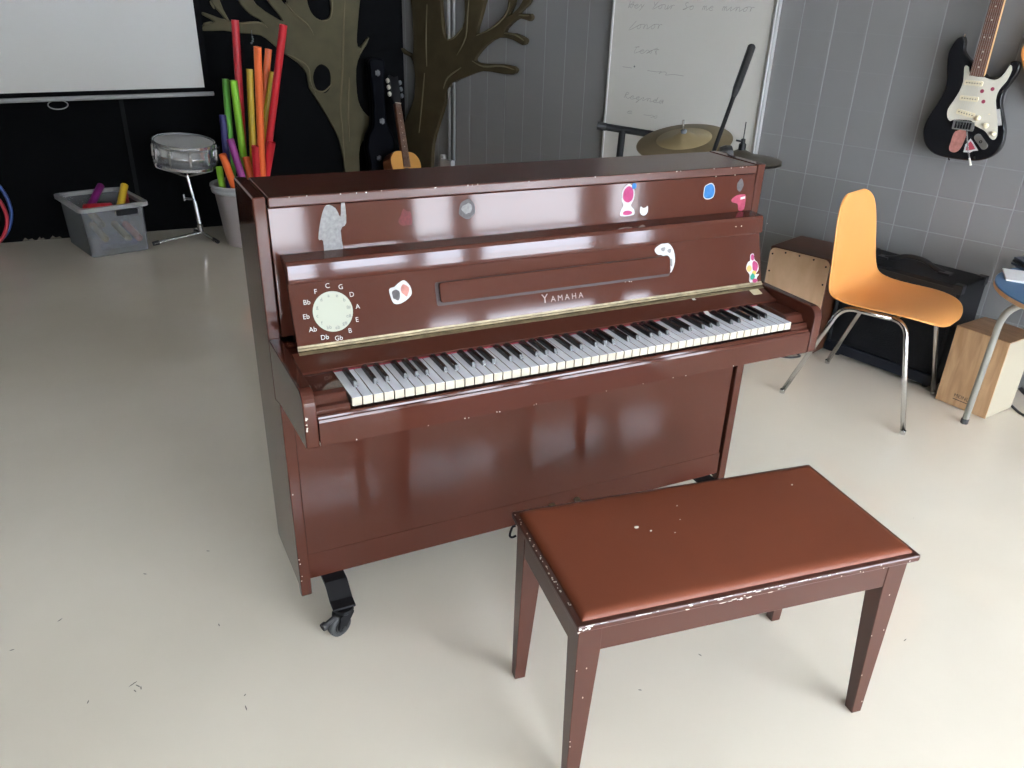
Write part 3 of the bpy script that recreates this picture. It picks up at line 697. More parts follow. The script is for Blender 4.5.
for f1, f2, c1, c2 in ((Af, Bf_, 'A', 'B'), (Cf, Df, 'C', 'D')):
    full = fillet([f1+V((0, 0, .008)), corners[c1], corners[c2], f2+V((0, 0, .008))], .06, 8)
    mid = len(full)//2
    bm = B(); tube(bm, full[:mid+1], .0105, 12); link('leg', bm, 'chrome', chair, smooth=True)
    bm = B(); tube(bm, full[mid:], .0105, 12); link('leg', bm, 'chrome', chair, smooth=True)
    for f in (f1, f2):
        bm = B(); lathe(bm, [(0, 0), (.0112, 0), (.0118, .003), (.0118, .016), (.0105, .018)], up_fr(f), 14); link('foot_cap', bm, 'chrome', chair)
for q in (-.02, .115):
    bm = B(); rod(bm, CH.p(q, -sw, zf-.004), CH.p(q, sw, zf-.004), .008); link('cross_bar', bm, 'chrome', chair)

# ------------------------------------------------------------------ dark cajon
cf0 = pick(810.5, 357, (0, 0, 0), V((0, 0, 1))); cdir = V((-.095, .281, 0)).normalized()
CJ = Fr(cf0, cdir, (cdir.y, -cdir.x, 0), (0, 0, 1))    # u to the left along the face, v back towards the wall
caj = thing('cajon', 'dark brown box drum with a pale plywood front between the piano and the orange chair', 'drum', cf0)
bm = B(); box(bm, 0, .316, .008, .31, .012, .48, CJ); bd = link('body', bm, 'dkwood', caj, bevel=.006)
bm = B(); prism(bm, rrect(.004, .312, .02, .476, .03, 6), Fr(CJ.p(0, .008, 0), CJ.u, (0, 0, 1), -CJ.v), 0, .006); fp = link('front_plate', bm, 'birch', caj, bevel=.001); fp['label'] = 'pale plywood playing face'
for (u_, z) in ((.02, .445), (.085, .464), (.158, .466), (.230, .464), (.296, .445), (.018, .25), (.298, .25), (.298, .36), (.018, .36)):
    bm = B(); lathe(bm, [(.0045, 0), (.0045, .0015), (0, .002)], Fr(CJ.p(u_, .002, z), CJ.u, (0, 0, 1), -CJ.v), 10); link('screw', bm, 'blackm', caj)
for (u_, v_) in ((.03, .04), (.286, .04), (.03, .28), (.286, .28)):
    bm = B(); lathe(bm, [(0, 0), (.012, 0), (.014, .013), (0, .013)], up_fr(CJ.p(u_, v_, 0)), 12); link('rubber_foot', bm, 'blackp', caj)

# ------------------------------------------------------------------ amplifier
ad = V((.23, -.973, 0)).normalized(); an = V((.973, .23, 0)).normalized(); ao = V((2.766, .824, 0))
AM = Fr(ao, ad, an, (0, 0, 1)); AWd, AHt, ADp = .55, .49, .25
amp = thing('guitar_amplifier', 'large black guitar amplifier with a top handle behind the orange chair', 'amplifier', ao)
bm = B(); t = .018
box(bm, 0, AWd, .006, ADp, .022, .022+t, AM); box(bm, 0, AWd, .0, ADp, AHt-t, AHt, AM); box(bm, 0, t, 0, ADp, .022, AHt, AM); box(bm, AWd-t, AWd, 0, ADp, .022, AHt, AM); box(bm, t, AWd-t, ADp-.012, ADp, .04, AHt-t, AM)
link('cabinet', bm, 'tolex', amp, bevel=.006)
bm = B(); box(bm, t, AWd-t, .008, .02, .075, AHt-.085, AM); link('grille_cloth', bm, 'grille', amp)
bm = B(); box(bm, 0, AWd, -.004, .012, .022, .072, AM); link('front_rail', bm, 'ampfoot', amp, bevel=.004)
bm = B(); box(bm, t, AWd-t, .004, .03, AHt-.085, AHt-t, AM); cp = link('control_panel', bm, 'blackp', amp)
for k in range(8):
    bm = B(); lathe(bm, [(.011, 0), (.009, .014), (0, .015)], Fr(AM.p(.07+k*.05, .004, AHt-.05), AM.u, (0, 0, 1), -AM.v), 12); link('knob', bm, 'blackm', cp)
for x in (0, AWd):
    for y in (0, ADp):
        for z in (.026, AHt):
            s = 1 if z > .1 else -1
            bm = B(); sx = -1 if x == 0 else 1; sy = -1 if y == 0 else 1
            fr = Fr(AM.p(x, y, z), AM.u*-sx, AM.v*-sy, V((0, 0, -s)))
            box(bm, -.004, .035, -.004, .035, -.004, .004, fr); box(bm, -.004, .004, -.004, .035, -.004, .035, fr); box(bm, -.004, .035, -.004, .004, -.004, .035, fr)
            link('corner_guard', bm, 'blackp', amp, bevel=.003)
bm = B(); pth = smoothpts([AM.p(AWd/2-.14, .12, AHt+.004), AM.p(AWd/2-.10, .12, AHt+.012), AM.p(AWd/2-.05, .12, AHt+.032), AM.p(AWd/2, .12, AHt+.038), AM.p(AWd/2+.05, .12, AHt+.032), AM.p(AWd/2+.10, .12, AHt+.012), AM.p(AWd/2+.14, .12, AHt+.004)], 4, False)
tube(bm, pth, .011, 10)
for s in (-1, 1): box(bm, AWd/2+s*.145-.025, AWd/2+s*.145+.025, .10, .14, AHt, AHt+.010, AM)
link('handle', bm, 'blackp', amp, smooth=False)
for (u_, v_) in ((.05, .04), (AWd-.05, .04), (.05, ADp-.04), (AWd-.05, ADp-.04)):
    bm = B(); lathe(bm, [(0, 0), (.014, 0), (.016, .024), (0, .024)], up_fr(AM.p(u_, v_, 0)), 12); link('rubber_foot', bm, 'blackp', amp)

# ------------------------------------------------------------------ small oak cajon
o0 = V((2.870, .003, 0)); od = (V((2.841, .226, 0))-o0); ow = od.length; od.normalize()
OK = Fr(o0, od, (od.y, -od.x, 0), (0, 0, 1)); OH = .348
oc = thing('small_cajon', 'small oak box drum with a pale side under the blue table', 'drum', o0)
bm = B(); box(bm, .0, ow, .006, .215, .005, OH-.004, OK); link('body', bm, 'pale', oc, bevel=.003)
bm = B(); box(bm, -.001, ow+.001, 0, .006, .005, OH, OK); fp = link('front_plate', bm, 'oak', oc, bevel=.001); fp['label'] = 'oak grained playing face'
bm = B(); box(bm, -.001, ow+.001, .006, .217, OH-.005, OH, OK); link('top_plate', bm, 'oak_top', oc, bevel=.001)
LFm = Fr(OK.p(0, 0, 0), -OK.u, (0, 0, 1), -OK.v)
bm = B(); q = LFm.uv(pick(961, 398.5, LFm.o, LFm.n)); text_into(bm, 'MEINL', LFm, .024, .0006, q[0], q[1]+.004)
prism(bm, [(q[0]-.034, q[1]-.014), (q[0]+.034, q[1]-.014), (q[0]+.034, q[1]-.011), (q[0]-.034, q[1]-.011)], LFm, .0002, .0006)
link('logo', bm, 'blackp', fp)
for (u_, v_) in ((.03, .03), (ow-.03, .03), (.03, .18), (ow-.03, .18)):
    bm = B(); lathe(bm, [(0, 0), (.012, 0), (.013, .0055), (0, .0055)], up_fr(OK.p(u_, v_, 0)), 12); link('rubber_foot', bm, 'blackp', oc)

# ------------------------------------------------------------------ round blue table (only its edge is in the picture)
TH = .605; tc_ = V((3.0, -.26, 0)); TR_ = .415
table = thing('round_table', 'round table with a blue top, wooden rim and bent grey tube legs', 'table', tc_)
bm = B(); lathe(bm, [(0, TH), (TR_-.004, TH), (TR_, TH-.003), (TR_, TH-.004)], up_fr(tc_), 72); lathe(bm, [(0, TH-.004), (TR_, TH-.004)], up_fr(tc_), 72)
tt = link('tabletop', bm, 'blue_top', table)
bm = B(); lathe(bm, [(0, TH-.022), (TR_-.003, TH-.022), (TR_+.0005, TH-.018), (TR_+.0005, TH-.0042), (0, TH-.0042)], up_fr(tc_), 72); link('rim', bm, 'birch', table)
ft = pick(964, 423, (0, 0, 0), V((0, 0, 1))); base_ang = math.atan2(ft.y-tc_.y, ft.x-tc_.x)
rad = (ft-tc_).length
for k in range(4):
    t = base_ang+k*PI/2; d = V((math.cos(t), math.sin(t), 0))
    pth = fillet([tc_+d*rad+V((0, 0, .006)), tc_+d*(rad-.012)+V((0, 0, TH-.075)), tc_+d*.04+V((0, 0, TH-.036))], .10, 8)
    bm = B(); tube(bm, pth, .0135, 12); lg = link('leg', bm, 'greytube', table, smooth=True)
    bm = B(); lathe(bm, [(0, 0), (.015, 0), (.0155, .02), (.0135, .022)], up_fr(tc_+d*rad), 14); link('foot_cap', bm, 'greyrub', lg)
bm = B(); lathe(bm, [(0, TH-.06), (.06, TH-.06), (.06, TH-.022), (0, TH-.022)], up_fr(tc_), 24); link('hub', bm, 'greytube', table)
zt = TH+.0004
def on_t(u, v, z): return pick(u, v, (0, 0, z), V((0, 0, 1)))
bm = B(); P0 = [on_t(1002, 269.5, zt), on_t(1006, 280.5, zt), on_t(1036, 286, zt), on_t(1036, 274, zt)]; prism(bm, [(p.x, p.y) for p in P0], Fr((0, 0, zt), (1, 0, 0), (0, 1, 0), (0, 0, 1)), 0, .006)
tag(link('paper_stack', bm, 'paper'), 'white sheets lying on the blue table top', 'paper')
P1 = [on_t(1010.5, 264, zt), on_t(1024, 272, zt), on_t(1050, 276, zt), on_t(1040, 262, zt)]
cen = sum(P1, V((0, 0, 0)))/4
fld = thing('document_folder', 'dark navy folder lying on the blue table behind the white sheets', 'folder', (cen.x, cen.y, zt))
for i, (z, sh_) in enumerate(((0, 1), (.012, .97), (.024, .94))):
    bm = B(); prism(bm, [(cen.x+(p.x-cen.x)*sh_, cen.y+(p.y-cen.y)*sh_) for p in P1], Fr((0, 0, zt+z), (1, 0, 0), (0, 1, 0), (0, 0, 1)), 0, .008); link('cover' if i != 1 else 'pages', bm, mat('folder_navy', (.012, .022, .05), .3) if i != 1 else 'ampfoot', fld, bevel=.002)

# ------------------------------------------------------------------ electric guitar on the grey wall
def zx(x, y): return (780+x*.2604, y*.2604)
GW = Fr(WP+WN*.075, WU, (0, 0, 1), WN)
def gp(x, y, d=0): return GW.uv(pick(*zx(x, y), GW.p(0, 0, d), WN))
body = [gp(*q) for q in ((700,140),(680,148),(660,175),(645,210),(640,260),(640,310),(630,350),(605,395),(575,440),(553,485),(550,525),(560,560),(590,590),(640,606),(700,615),(750,618),(800,608),(835,585),(855,550),(862,500),(855,450),(848,400),(855,360),(880,325),(905,290),(918,260),(915,240),(900,234),(885,240),(870,265),(845,290),(820,300),(795,296),(785,285),(745,270),(742,242),(722,222),(706,195),(709,165),(706,145))]
c0 = GW.p(*gp(700, 420))
eg = thing('electric_guitar', 'black electric guitar with a white pickguard hanging on the grey wall', 'guitar', c0)
bm = B(); prism(bm, smoothpts(body, 3), GW, -.040, 0); link('body', bm, 'strat', eg, bevel=.006, seg=3)
pg = [gp(*q) for q in ((712,252),(726,258),(734,290),(785,297),(800,303),(825,307),(850,296),(874,265),(887,250),(892,268),(872,310),(842,345),(829,385),(833,430),(836,480),(834,520),(822,537),(806,528),(790,505),(765,490),(740,478),(735,463),(670,459),(655,465),(643,450),(645,420),(665,390),(690,350),(705,310),(708,270))]
bm = B(); prism(bm, smoothpts(pg, 2), GW, .0002, .0028); pgo = link('pickguard', bm, 'pguard', eg)
# neck
na, nb = V(gp(758, 292)), V(gp(840, 0)); nd = (nb-na).normalized(); NF = Fr(GW.p(na.x, na.y), GW.u*nd.x+GW.v*nd.y, GW.u*nd.y-GW.v*nd.x, WN)
if NF.v.dot(WU) < 0: NF.v = -NF.v
nw = (V(gp(785, 296))-V(gp(731, 292))).length/2
bm = B(); prism(bm, [(.001, -nw), (.46, -nw*.78), (.46, nw*.78), (.001, nw)], NF, -.012, .010); link('neck', bm, 'maple', eg, bevel=.003)
bm = B(); prism(bm, [(0, -nw), (.46, -nw*.78), (.46, nw*.78), (0, nw)], NF, .010, .0165); fbd = link('fretboard', bm, 'rosewood', eg, bevel=.001)
for k in range(21):
    x = .46-.648*(1-2**(-k/12))
    if x < .004: break
    h = nw*(1-.22*x/.46); bm = B(); box(bm, x-.001, x+.001, -h, h, .0165, .0174, NF); link('fret', bm, 'fretwire', fbd)
for k in (3, 5, 7, 9, 12, 15, 17, 19):
    x = .46-.648*(1-2**(-(k-.5)/12))
    bm = B()
    for s in ((-.011, .011) if k == 12 else (0,)): prism(bm, circ(.0032, 10, x, s), NF, .0166, .0169)
    link('inlay', bm, 'pguard', fbd)
hd = [(.455, -.022), (.50, -.036), (.53, -.044), (.60, -.05), (.64, -.045), (.655, -.02), (.64, .006), (.61, .01), (.60, .022), (.57, .02), (.50, .024), (.455, .020)]
bm = B(); prism(bm, smoothpts(hd, 3), NF, -.008, .007); hs = link('headstock', bm, 'maple', eg, bevel=.002)
for k in range(6):
    bm = B(); lathe(bm, [(0, .016), (.004, .016), (.004, .007)], Fr(NF.p(.50+.022*k, -.028), NF.u, NF.v, NF.n), 8); box(bm, .494+.022*k, .506+.022*k, -.066, -.05, -.006, .002, NF); link('tuner', bm, 'chrome', hs)
def bar(name, x0, y0, x1, y1, hw, d0, d1, m_, par, r=.5):
    p, q = V(gp(x0, y0)), V(gp(x1, y1)); d = (q-p); l = d.length; d.normalize()
    f = Fr(GW.p(p.x, p.y), GW.u*d.x+GW.v*d.y, -GW.u*d.y+GW.v*d.x, WN); bm = B(); prism(bm, rrect(-hw*.5, l+hw*.5, -hw, hw, hw*r, 4), f, d0, d1)
    return link(name, bm, m_, par, bevel=.0008), f, l
for (x0, y0, x1, y1) in ((715, 316, 776, 322), (697, 375, 758, 382), (685, 427, 745, 444)):
    pk, f, l = bar('pickup', x0, y0, x1, y1, .010, .0028, .0085, 'ivory', eg)
    for k in range(6): 
        bm = B(); prism(bm, circ(.0026, 8, l*(k+.5)/6, 0), f, .0085, .0094); link('pole_piece', bm, 'greyrub', pk)
br, f, l = bar('bridge', 674, 478, 738, 486, .018, .0005, .010, 'steel', eg, .15)
for k in range(6): bm = B(); box(bm, l*(k+.15)/6, l*(k+.85)/6, -.012, .014, .010, .015, f); link('saddle', bm, 'blackm', br)
p0, p1, p2 = GW.p(*gp(722, 500), .016), GW.p(*gp(731, 575), .030), GW.p(*gp(742, 632), .034)
bm = B(); tube(bm, [p0, p1, p1+(p2-p1)*.6], .0028, 8); tr = link('tremolo_arm', bm, 'chrome', eg)
bm = B(); rod(bm, p1+(p2-p1)*.5, p2, .0035, .005); link('arm_tip', bm, 'pguard', tr)
jk, f, l = bar('jack_plate', 757, 522, 788, 566, .014, .0005, .005, 'steel', eg, .98)
bm = B(); lathe(bm, [(.006, .005), (.006, .008), (.003, .008), (.003, .004)], Fr(f.p(l/2, 0), f.u, f.v, f.n), 12); link('jack_socket', bm, 'blackm', jk)
for q in ((760, 453), (792, 482), (820, 514)):
    bm = B(); lathe(bm, [(0, .015), (.0085, .014), (.0095, .010), (.0115, .003)], Fr(GW.p(*gp(*q)), GW.u, GW.v, WN), 16); link('knob', bm, 'ivory', eg, smooth=True)
bm = B(); p_ = gp(800, 425); q_ = gp(812, 450); f = Fr(GW.p(*p_), GW.u, GW.v, WN); tube(bm, [GW.p(*gp(806, 438), .003), GW.p(*gp(806, 438), .013)], .003, 8); link('selector', bm, 'ivory', eg)
for q in ((777, 350), (817, 342), (782, 390)):
    bm = B(); prism(bm, circ(.0078, 14, *gp(*q)), GW, .0029, .0033); link('round_sticker', bm, 'rose', eg)
bm = B(); prism(bm, smoothpts([gp(*q) for q in ((674,503),(718,503),(712,530),(696,566),(678,583),(660,584),(649,572),(656,545))], 3), GW, .0003, .001); link('tongue_sticker', bm, 'pink', eg)
bm = B(); prism(bm, [gp(*q) for q in ((732,532),(742,545),(762,578),(742,580),(730,586),(704,584),(712,555))], GW, .0003, .0007); s_ = link('triangle_sticker', bm, 'whitep', eg)
bm = B(); prism(bm, [gp(*q) for q in ((732,542),(740,552),(750,572),(733,576),(714,577),(719,556))], GW, .0008, .0012); link('sticker_print', bm, 'crimson', s_)
bm = B(); prism(bm, [gp(*q) for q in ((832,420),(846,418),(853,480),(838,482))], GW, .0032, .0040); link('white_label', bm, 'whitep', eg)
bm = B()
for q in ((700,140),(640,608)): tube(bm, [GW.p(*gp(*q), -.02), GW.p(*gp(q[0]+4, q[1]-10 if q[1] < 300 else q[1]+10), -.02)], .004, 8)
link('strap_button', bm, 'chrome', eg)
bm = B()
for k in range(6):
    s = (k-2.5)/2.5
    rod(bm, NF.p(.46, s*nw*.62, .0185), GW.p(*V(gp(682+(k*9.5), 478)), .016), .0005, seg=5)
st = link('strings', bm, 'steel', eg)
bm = B(); box(bm, .435, .475, -.012, .012, -.0735, -.010, NF); link('wall_hook', bm, 'blackm', eg)

# orange guitar at the right edge
f0 = GW.uv(pick(1019.5, 55, GW.o, WN))
oc_ = (f0[0]+.16, f0[1]+.02)
og = thing('orange_guitar', 'orange bodied guitar at the edge beside the black guitar on the wall', 'guitar', GW.p(*oc_))
bo_ = smoothpts([(oc_[0]+.16*sx, oc_[1]+y) for sx, y in ((-.99, .0), (-.93, -.035), (-.80, -.075), (-.55, -.15), (0, -.20), (.55, -.17), (.9, -.08), (.98, .02), (.75, .12), (.62, .19), (.70, .26), (.45, .33), (0, .35), (-.45, .33), (-.70, .26), (-.62, .17), (-.80, .075), (-.93, .035))], 4)
bm = B(); prism(bm, bo_, GW, -.05, 0); link('body', bm, 'orangep', og, bevel=.004)
bm = B(); prism(bm, [(oc_[0]-.027, oc_[1]+.2), (oc_[0]+.027, oc_[1]+.2), (oc_[0]+.022, oc_[1]+.75), (oc_[0]-.022, oc_[1]+.75)], GW, .0002, .016); link('neck', bm, 'rosewood', og)
bm = B(); prism(bm, circ(.045, 20, oc_[0], oc_[1]+.12), GW, .0002, .001); link('sound_hole', bm, 'blackp', og)
bm = B(); prism(bm, rrect(oc_[0]-.06, oc_[0]+.06, oc_[1]-.06, oc_[1]-.04, .005), GW, .0002, .008); link('bridge', bm, 'rosewood', og)
bm = B(); prism(bm, [(oc_[0]-.03, oc_[1]+.74), (oc_[0]+.03, oc_[1]+.74), (oc_[0]+.035, oc_[1]+.9), (oc_[0]-.035, oc_[1]+.9)], GW, -.012, .004); link('headstock', bm, 'rosewood', og)
bm = B(); box(bm, oc_[0]-.015, oc_[0]+.015, oc_[1]+.70, oc_[1]+.74, -.0735, .0, GW); link('wall_hook', bm, 'blackm', og)

# ------------------------------------------------------------------ whiteboard
WW = Fr(WP, WU, (0, 0, 1), WN); b0_, b1_, bz0, bz1 = -1.103, -.113, .42, 2.05
wb = thing('whiteboard', 'upright whiteboard with faint handwriting on the grey wall behind the cymbals', 'whiteboard', WW.p((b0_+b1_)/2, bz0))
bm = B(); box(bm, b0_+.008, b1_-.02, bz0+.01, bz1-.01, .002, .016, WW); bd_ = link('panel', bm, 'boardw', wb)
bm = B(); box(bm, b0_, b0_+.012, bz0, bz1, 0, .024, WW); box(bm, b1_-.026, b1_, bz0, bz1, 0, .024, WW); box(bm, b0_+.012, b1_-.026, bz0, bz0+.02, 0, .024, WW); box(bm, b0_+.012, b1_-.026, bz1-.02, bz1, 0, .024, WW)
box(bm, b1_-.016, b1_-.010, bz0+.004, bz1-.004, .024, .030, WW); link('frame', bm, 'alu', wb, bevel=.002)
GL = {'a': [[(.7,.6),(.4,.7),(.1,.4),(.3,0),(.6,.2),(.7,.7),(.75,0)]], 'e': [[(.1,.4),(.6,.45),(.5,.7),(.2,.6),(.1,.2),(.4,0),(.75,.15)]], 'h': [[(.15,1.2),(.1,0)],[(.1,.4),(.4,.7),(.6,.4),(.65,0)]],
      'n': [[(.1,.7),(.1,0)],[(.1,.4),(.4,.7),(.6,.4),(.65,0)]], 'm': [[(.1,.7),(.1,0)],[(.1,.5),(.3,.7),(.4,0)],[(.4,.5),(.6,.7),(.75,0)]], 'o': [[(.4,.7),(.1,.4),(.3,0),(.6,.2),(.6,.6),(.4,.7)]], 't': [[(.35,1.1),(.3,.1),(.6,0)],[(.05,.75),(.7,.8)]],
      'r': [[(.1,.7),(.15,0)],[(.12,.4),(.35,.7),(.6,.65)]], 'i': [[(.3,.7),(.3,0)]], 'u': [[(.1,.7),(.15,.1),(.4,0),(.6,.3),(.6,.7),(.65,0)]], 's': [[(.6,.65),(.3,.7),(.2,.45),(.55,.25),(.4,0),(.1,.1)]], 'y': [[(.1,.7),(.3,.2)],[(.6,.7),(.3,0),(.1,-.4)]],
      'd': [[(.6,.5),(.3,.6),(.1,.3),(.3,0),(.6,.2),(.65,1.2),(.65,0)]], 'g': [[(.6,.6),(.3,.7),(.1,.4),(.3,.1),(.6,.3),(.6,-.3),(.3,-.5)]], 'l': [[(.2,1.2),(.2,0)]], 'H': [[(.1,1.2),(.05,0)],[(.7,1.2),(.65,0)],[(.05,.6),(.7,.65)]], 'Y': [[(.1,1.2),(.4,.6)],[(.8,1.2),(.2,-.1)]],
      'S': [[(.7,1.1),(.4,1.2),(.2,.9),(.6,.5),(.5,.1),(.1,.05)]], 'R': [[(.1,1.2),(.05,0)],[(.1,1.2),(.6,1.0),(.1,.6),(.7,0)]], 'T': [[(.05,1.15),(.8,1.2)],[(.4,1.15),(.35,0)]], 'J': [[(.75,1.3),(.0,-.2)]], 'x': [[(.1,.7),(.7,0)],[(.7,.7),(.1,0)]], '-': [[(.1,.4),(.9,.42)]], ' ': []}
def handwrite(s, px0, py0, px1, py1, h):
    p, q = V(WW.uv(pick(px0, py0, WW.p(0, 0, .016), WN))), V(WW.uv(pick(px1, py1, WW.p(0, 0, .016), WN))); d = q-p; st_ = d.length/len(s); d.normalize(); nn = V((-d.y, d.x))
    i = 0
    for word in s.split(' '):
        pts = []
        for ch in word:
            for stroke in GL[ch]: pts += [p+d*((i+x*.95+y*.25)*st_)+nn*(y*h) for x, y in stroke]
            i += 1
        i += 1
        P = [V(t) for t in smoothpts([tuple(t) for t in pts], 3, False)]; bm = B(); L_ = []
        for k, a_ in enumerate(P):
            t_ = P[min(k+1, len(P)-1)]-P[max(k-1, 0)]
            t_ = t_.normalized() if t_.length > 1e-7 else V((1, 0)); n_ = V((-t_.y, t_.x))*.0011
            L_.append([bm.verts.new(WW.p(*(a_-n_), .0163)), bm.verts.new(WW.p(*(a_+n_), .0163))])
        for a_, b_ in zip(L_, L_[1:]): bm.faces.new((a_[0], b_[0], b_[1], a_[1]))
        link('handwritten_word', bm, 'ink', bd_)
handwrite('Hey Your So me minor', 628, 8, 756, 12, .028); handwrite('Jonor', 629, 29, 664, 29, .030); handwrite('Text', 632, 53, 660, 54, .026); handwrite('Reginda', 624, 98, 664, 104, .026)
handwrite('- -n-', 620, 68, 684, 78, .022); handwrite('e -x', 626, 113, 658, 119, .022)
bm = B(); q = WW.uv(pick(634.5, 66.5, WW.p(0, 0, .016), WN)); prism(bm, circ(.005, 10, *q), WW, .0161, .0168); link('marker_dot', bm, 'darkink', bd_)

# ------------------------------------------------------------------ cymbals and stands behind the piano
def at_dist(u, v, dep):
    d = ray(u, v); return CAM + d*(dep/d.dot(fwd))
def tripod(bm, p, r, h):
    for k in range(3):
        t = .5+k*2*PI/3; rod(bm, p+V((0, 0, h)), p+V((r*math.cos(t), r*math.sin(t), .012)), .007)
def cymbal(fr, R_, m_, par, name='cymbal'):
    bm = B(); lathe(bm, [(.006, .030), (.02, .029), (.04, .020), (.052, .011), (R_*.55, .006), (R_*.98, -.007), (R_, -.009), (R_*.98, -.0085), (R_*.55, .0045), (.05, .009), (.02, .026), (.006, .028)], fr, 56, True)
    return link(name, bm, m_, par, smooth=True)
pc = at_dist(684, 140, 3.45)
n_ = (V((0, 0, 1))+V((-.75, -.66, 0))*.26+V((.66, -.75, 0))*-.10).normalized()
cf_ = up_fr(pc, n_)
cs = thing('cymbal_stand', 'chrome stand rising behind the piano under the large bronze cymbal', 'stand', (pc.x, pc.y, 0))
bm = B(); rod(bm, V((pc.x, pc.y, .2)), V((pc.x, pc.y, pc.z-.02)), .010); link('pole', bm, 'chrome', cs)
bm = B(); rod(bm, V((pc.x, pc.y, pc.z-.02)), pc+n_*.085, .004); link('tilter_rod', bm, 'chrome', cs)
bm = B(); tripod(bm, V((pc.x, pc.y, 0)), .25, .35); link('tripod_base', bm, 'chrome', cs)
cy = thing('cymbal', 'large tilted bronze cymbal in front of the whiteboard', 'cymbal', pc)
cymbal(cf_, .200, 'cymbal', cy, 'bow'); bm = B(); lathe(bm, [(.0065, .0306), (.02, .0297), (.04, .0207), (.052, .0118), (.115, .0066), (.115, .0058)], cf_, 56); link('lathed_zone', bm, 'cymball', cy, smooth=True); bm = B(); lathe(bm, [(.012, .030), (.013, .042), (.006, .046), (.006, .03)], cf_, 14); link('felt_washer', bm, 'greyp', cy)
ph = at_dist(741, 155, 3.55)
hs_ = thing('hi_hat_stand', 'thin chrome rod stand behind the right end of the piano holding the dark cymbal', 'stand', (ph.x, ph.y, 0))
bm = B(); rod(bm, V((ph.x, ph.y, .2)), V((ph.x, ph.y, ph.z)), .010); link('pole', bm, 'chrome', hs_)
bm = B(); rod(bm, V((ph.x, ph.y, ph.z)), V((ph.x, ph.y, ph.z+.135)), .0024); link('pull_rod', bm, 'greyrub', hs_)
bm = B(); lathe(bm, [(.016, .02), (.016, .045), (.010, .05), (.010, .065), (.004, .068)], up_fr(ph), 14); rod(bm, ph+V((0, 0, .055)), ph+V((-.03, .01, .06)), .004); link('clutch', bm, 'blackm', hs_)
bm = B(); tripod(bm, V((ph.x, ph.y, 0)), .22, .3); link('tripod_base', bm, 'chrome', hs_)
hh = thing('hi_hat_cymbal', 'dark flat cymbal pair level with the right corner of the piano top', 'cymbal', ph)
cymbal(up_fr(ph+V((0, 0, -.008))), .175, 'cymbald', hh, 'top_cymbal'); cymbal(Fr(ph+V((0, 0, -.036)), (1, 0, 0), (0, -1, 0), (0, 0, -1)), .175, 'cymbald', hh, 'bottom_cymbal')
# microphone boom
m0, m1 = at_dist(752, 46, 3.3), at_dist(712, 156, 3.2)
ms_ = thing('microphone_stand', 'black boom arm rising diagonally in front of the whiteboard', 'stand', (m1.x, m1.y, 0))
dv = (m0-m1); bm = B(); tube(bm, [m1-dv*.35, m1+dv*.55], .0085, 10); link('boom_arm', bm, 'blackm', ms_)
bm = B(); tube(bm, [m1+dv*.52, m1+dv*.56, m1+dv*.62, m0-dv*.01, m0], [.0085, .012, .0155, .0165, .013], 12); link('counterweight', bm, 'blackp', ms_)
kq = at_dist(726, 154, 3.2); bm = B(); lathe(bm, [(0, -.024), (.030, -.021), (.034, 0), (.030, .021), (0, .024)], up_fr(kq, (kq-m1)), 14); rod(bm, m1, kq, .010); link('clamp_knob', bm, 'blackp', ms_)
bp_ = m1-dv*.2; bm = B(); rod(bm, V((bp_.x, bp_.y, .03)), bp_, .009); link('pole', bm, 'blackm', ms_)
bm = B(); lathe(bm, [(0, 0), (.13, 0), (.13, .012), (.03, .03), (0, .03)], up_fr(V((bp_.x, bp_.y, 0))), 28); link('base', bm, 'blackm', ms_)
# T-shaped keyboard stand
t0, t1, t2, t3 = at_dist(597, 125.5, 3.75), at_dist(672, 137.5, 3.75), at_dist(622.5, 130, 3.75), at_dist(614, 160, 3.7)
ts = thing('keyboard_stand', 'black T-shaped stand bar in front of the lower left of the whiteboard', 'stand', (t2.x, t2.y, 0))
bm = B(); rod(bm, t0, t1, .016, seg=12); link('cross_bar', bm, 'blackm', ts)
for p, q in ((t0, t1), (t1, t0)): bm = B(); rod(bm, p, p+(q-p)*.12, .018, seg=12); link('end_cap', bm, 'blackp', ts)
bm = B(); rod(bm, t2, V((t3.x, t3.y, .02)), .016, seg=12); link('post', bm, 'blackm', ts)
bm = B(); box(bm, t3.x-.25, t3.x+.25, t3.y-.02, t3.y+.02, 0, .03); link('base_bar', bm, 'blackm', ts, bevel=.004)

# ------------------------------------------------------------------ painted trees (flat carved boards on the walls)
def tree(name, label, fr, outlines, holes, ridges, thick, m_, px):
    pl = fr.p(0, 0, thick)
    c = fr.uv(pick(*px, pl, fr.n)); th = thing(name, label, 'wall decoration', fr.p(c[0], 0, 0))
    return th, pl
def U(fr, pl, pts, n=3, sm=True):
    q = [fr.uv(pick(a_, b_, pl, fr.n)) for a_, b_ in pts]; return smoothpts(q, n) if sm else q
BWF = Fr((0, YB, 0), (1, 0, 0), (0, 0, 1), (0, -1, 0)); TT = .035
pl = BWF.p(0, 0, TT)
def z2(pts, ox, oy, s):
    if ox == 380: ox -= 3
    return _z2(pts, ox, oy, s)
def _z2(pts, ox, oy, s): return [(ox+a_*s, oy+b_*s) for a_, b_ in pts]
S1 = 210/949
t1_ = thing('left_painted_tree', 'carved olive brown tree with a round hole on the black wall beside the projector screen', 'wall decoration', pick(348, 160, pl, BWF.n))
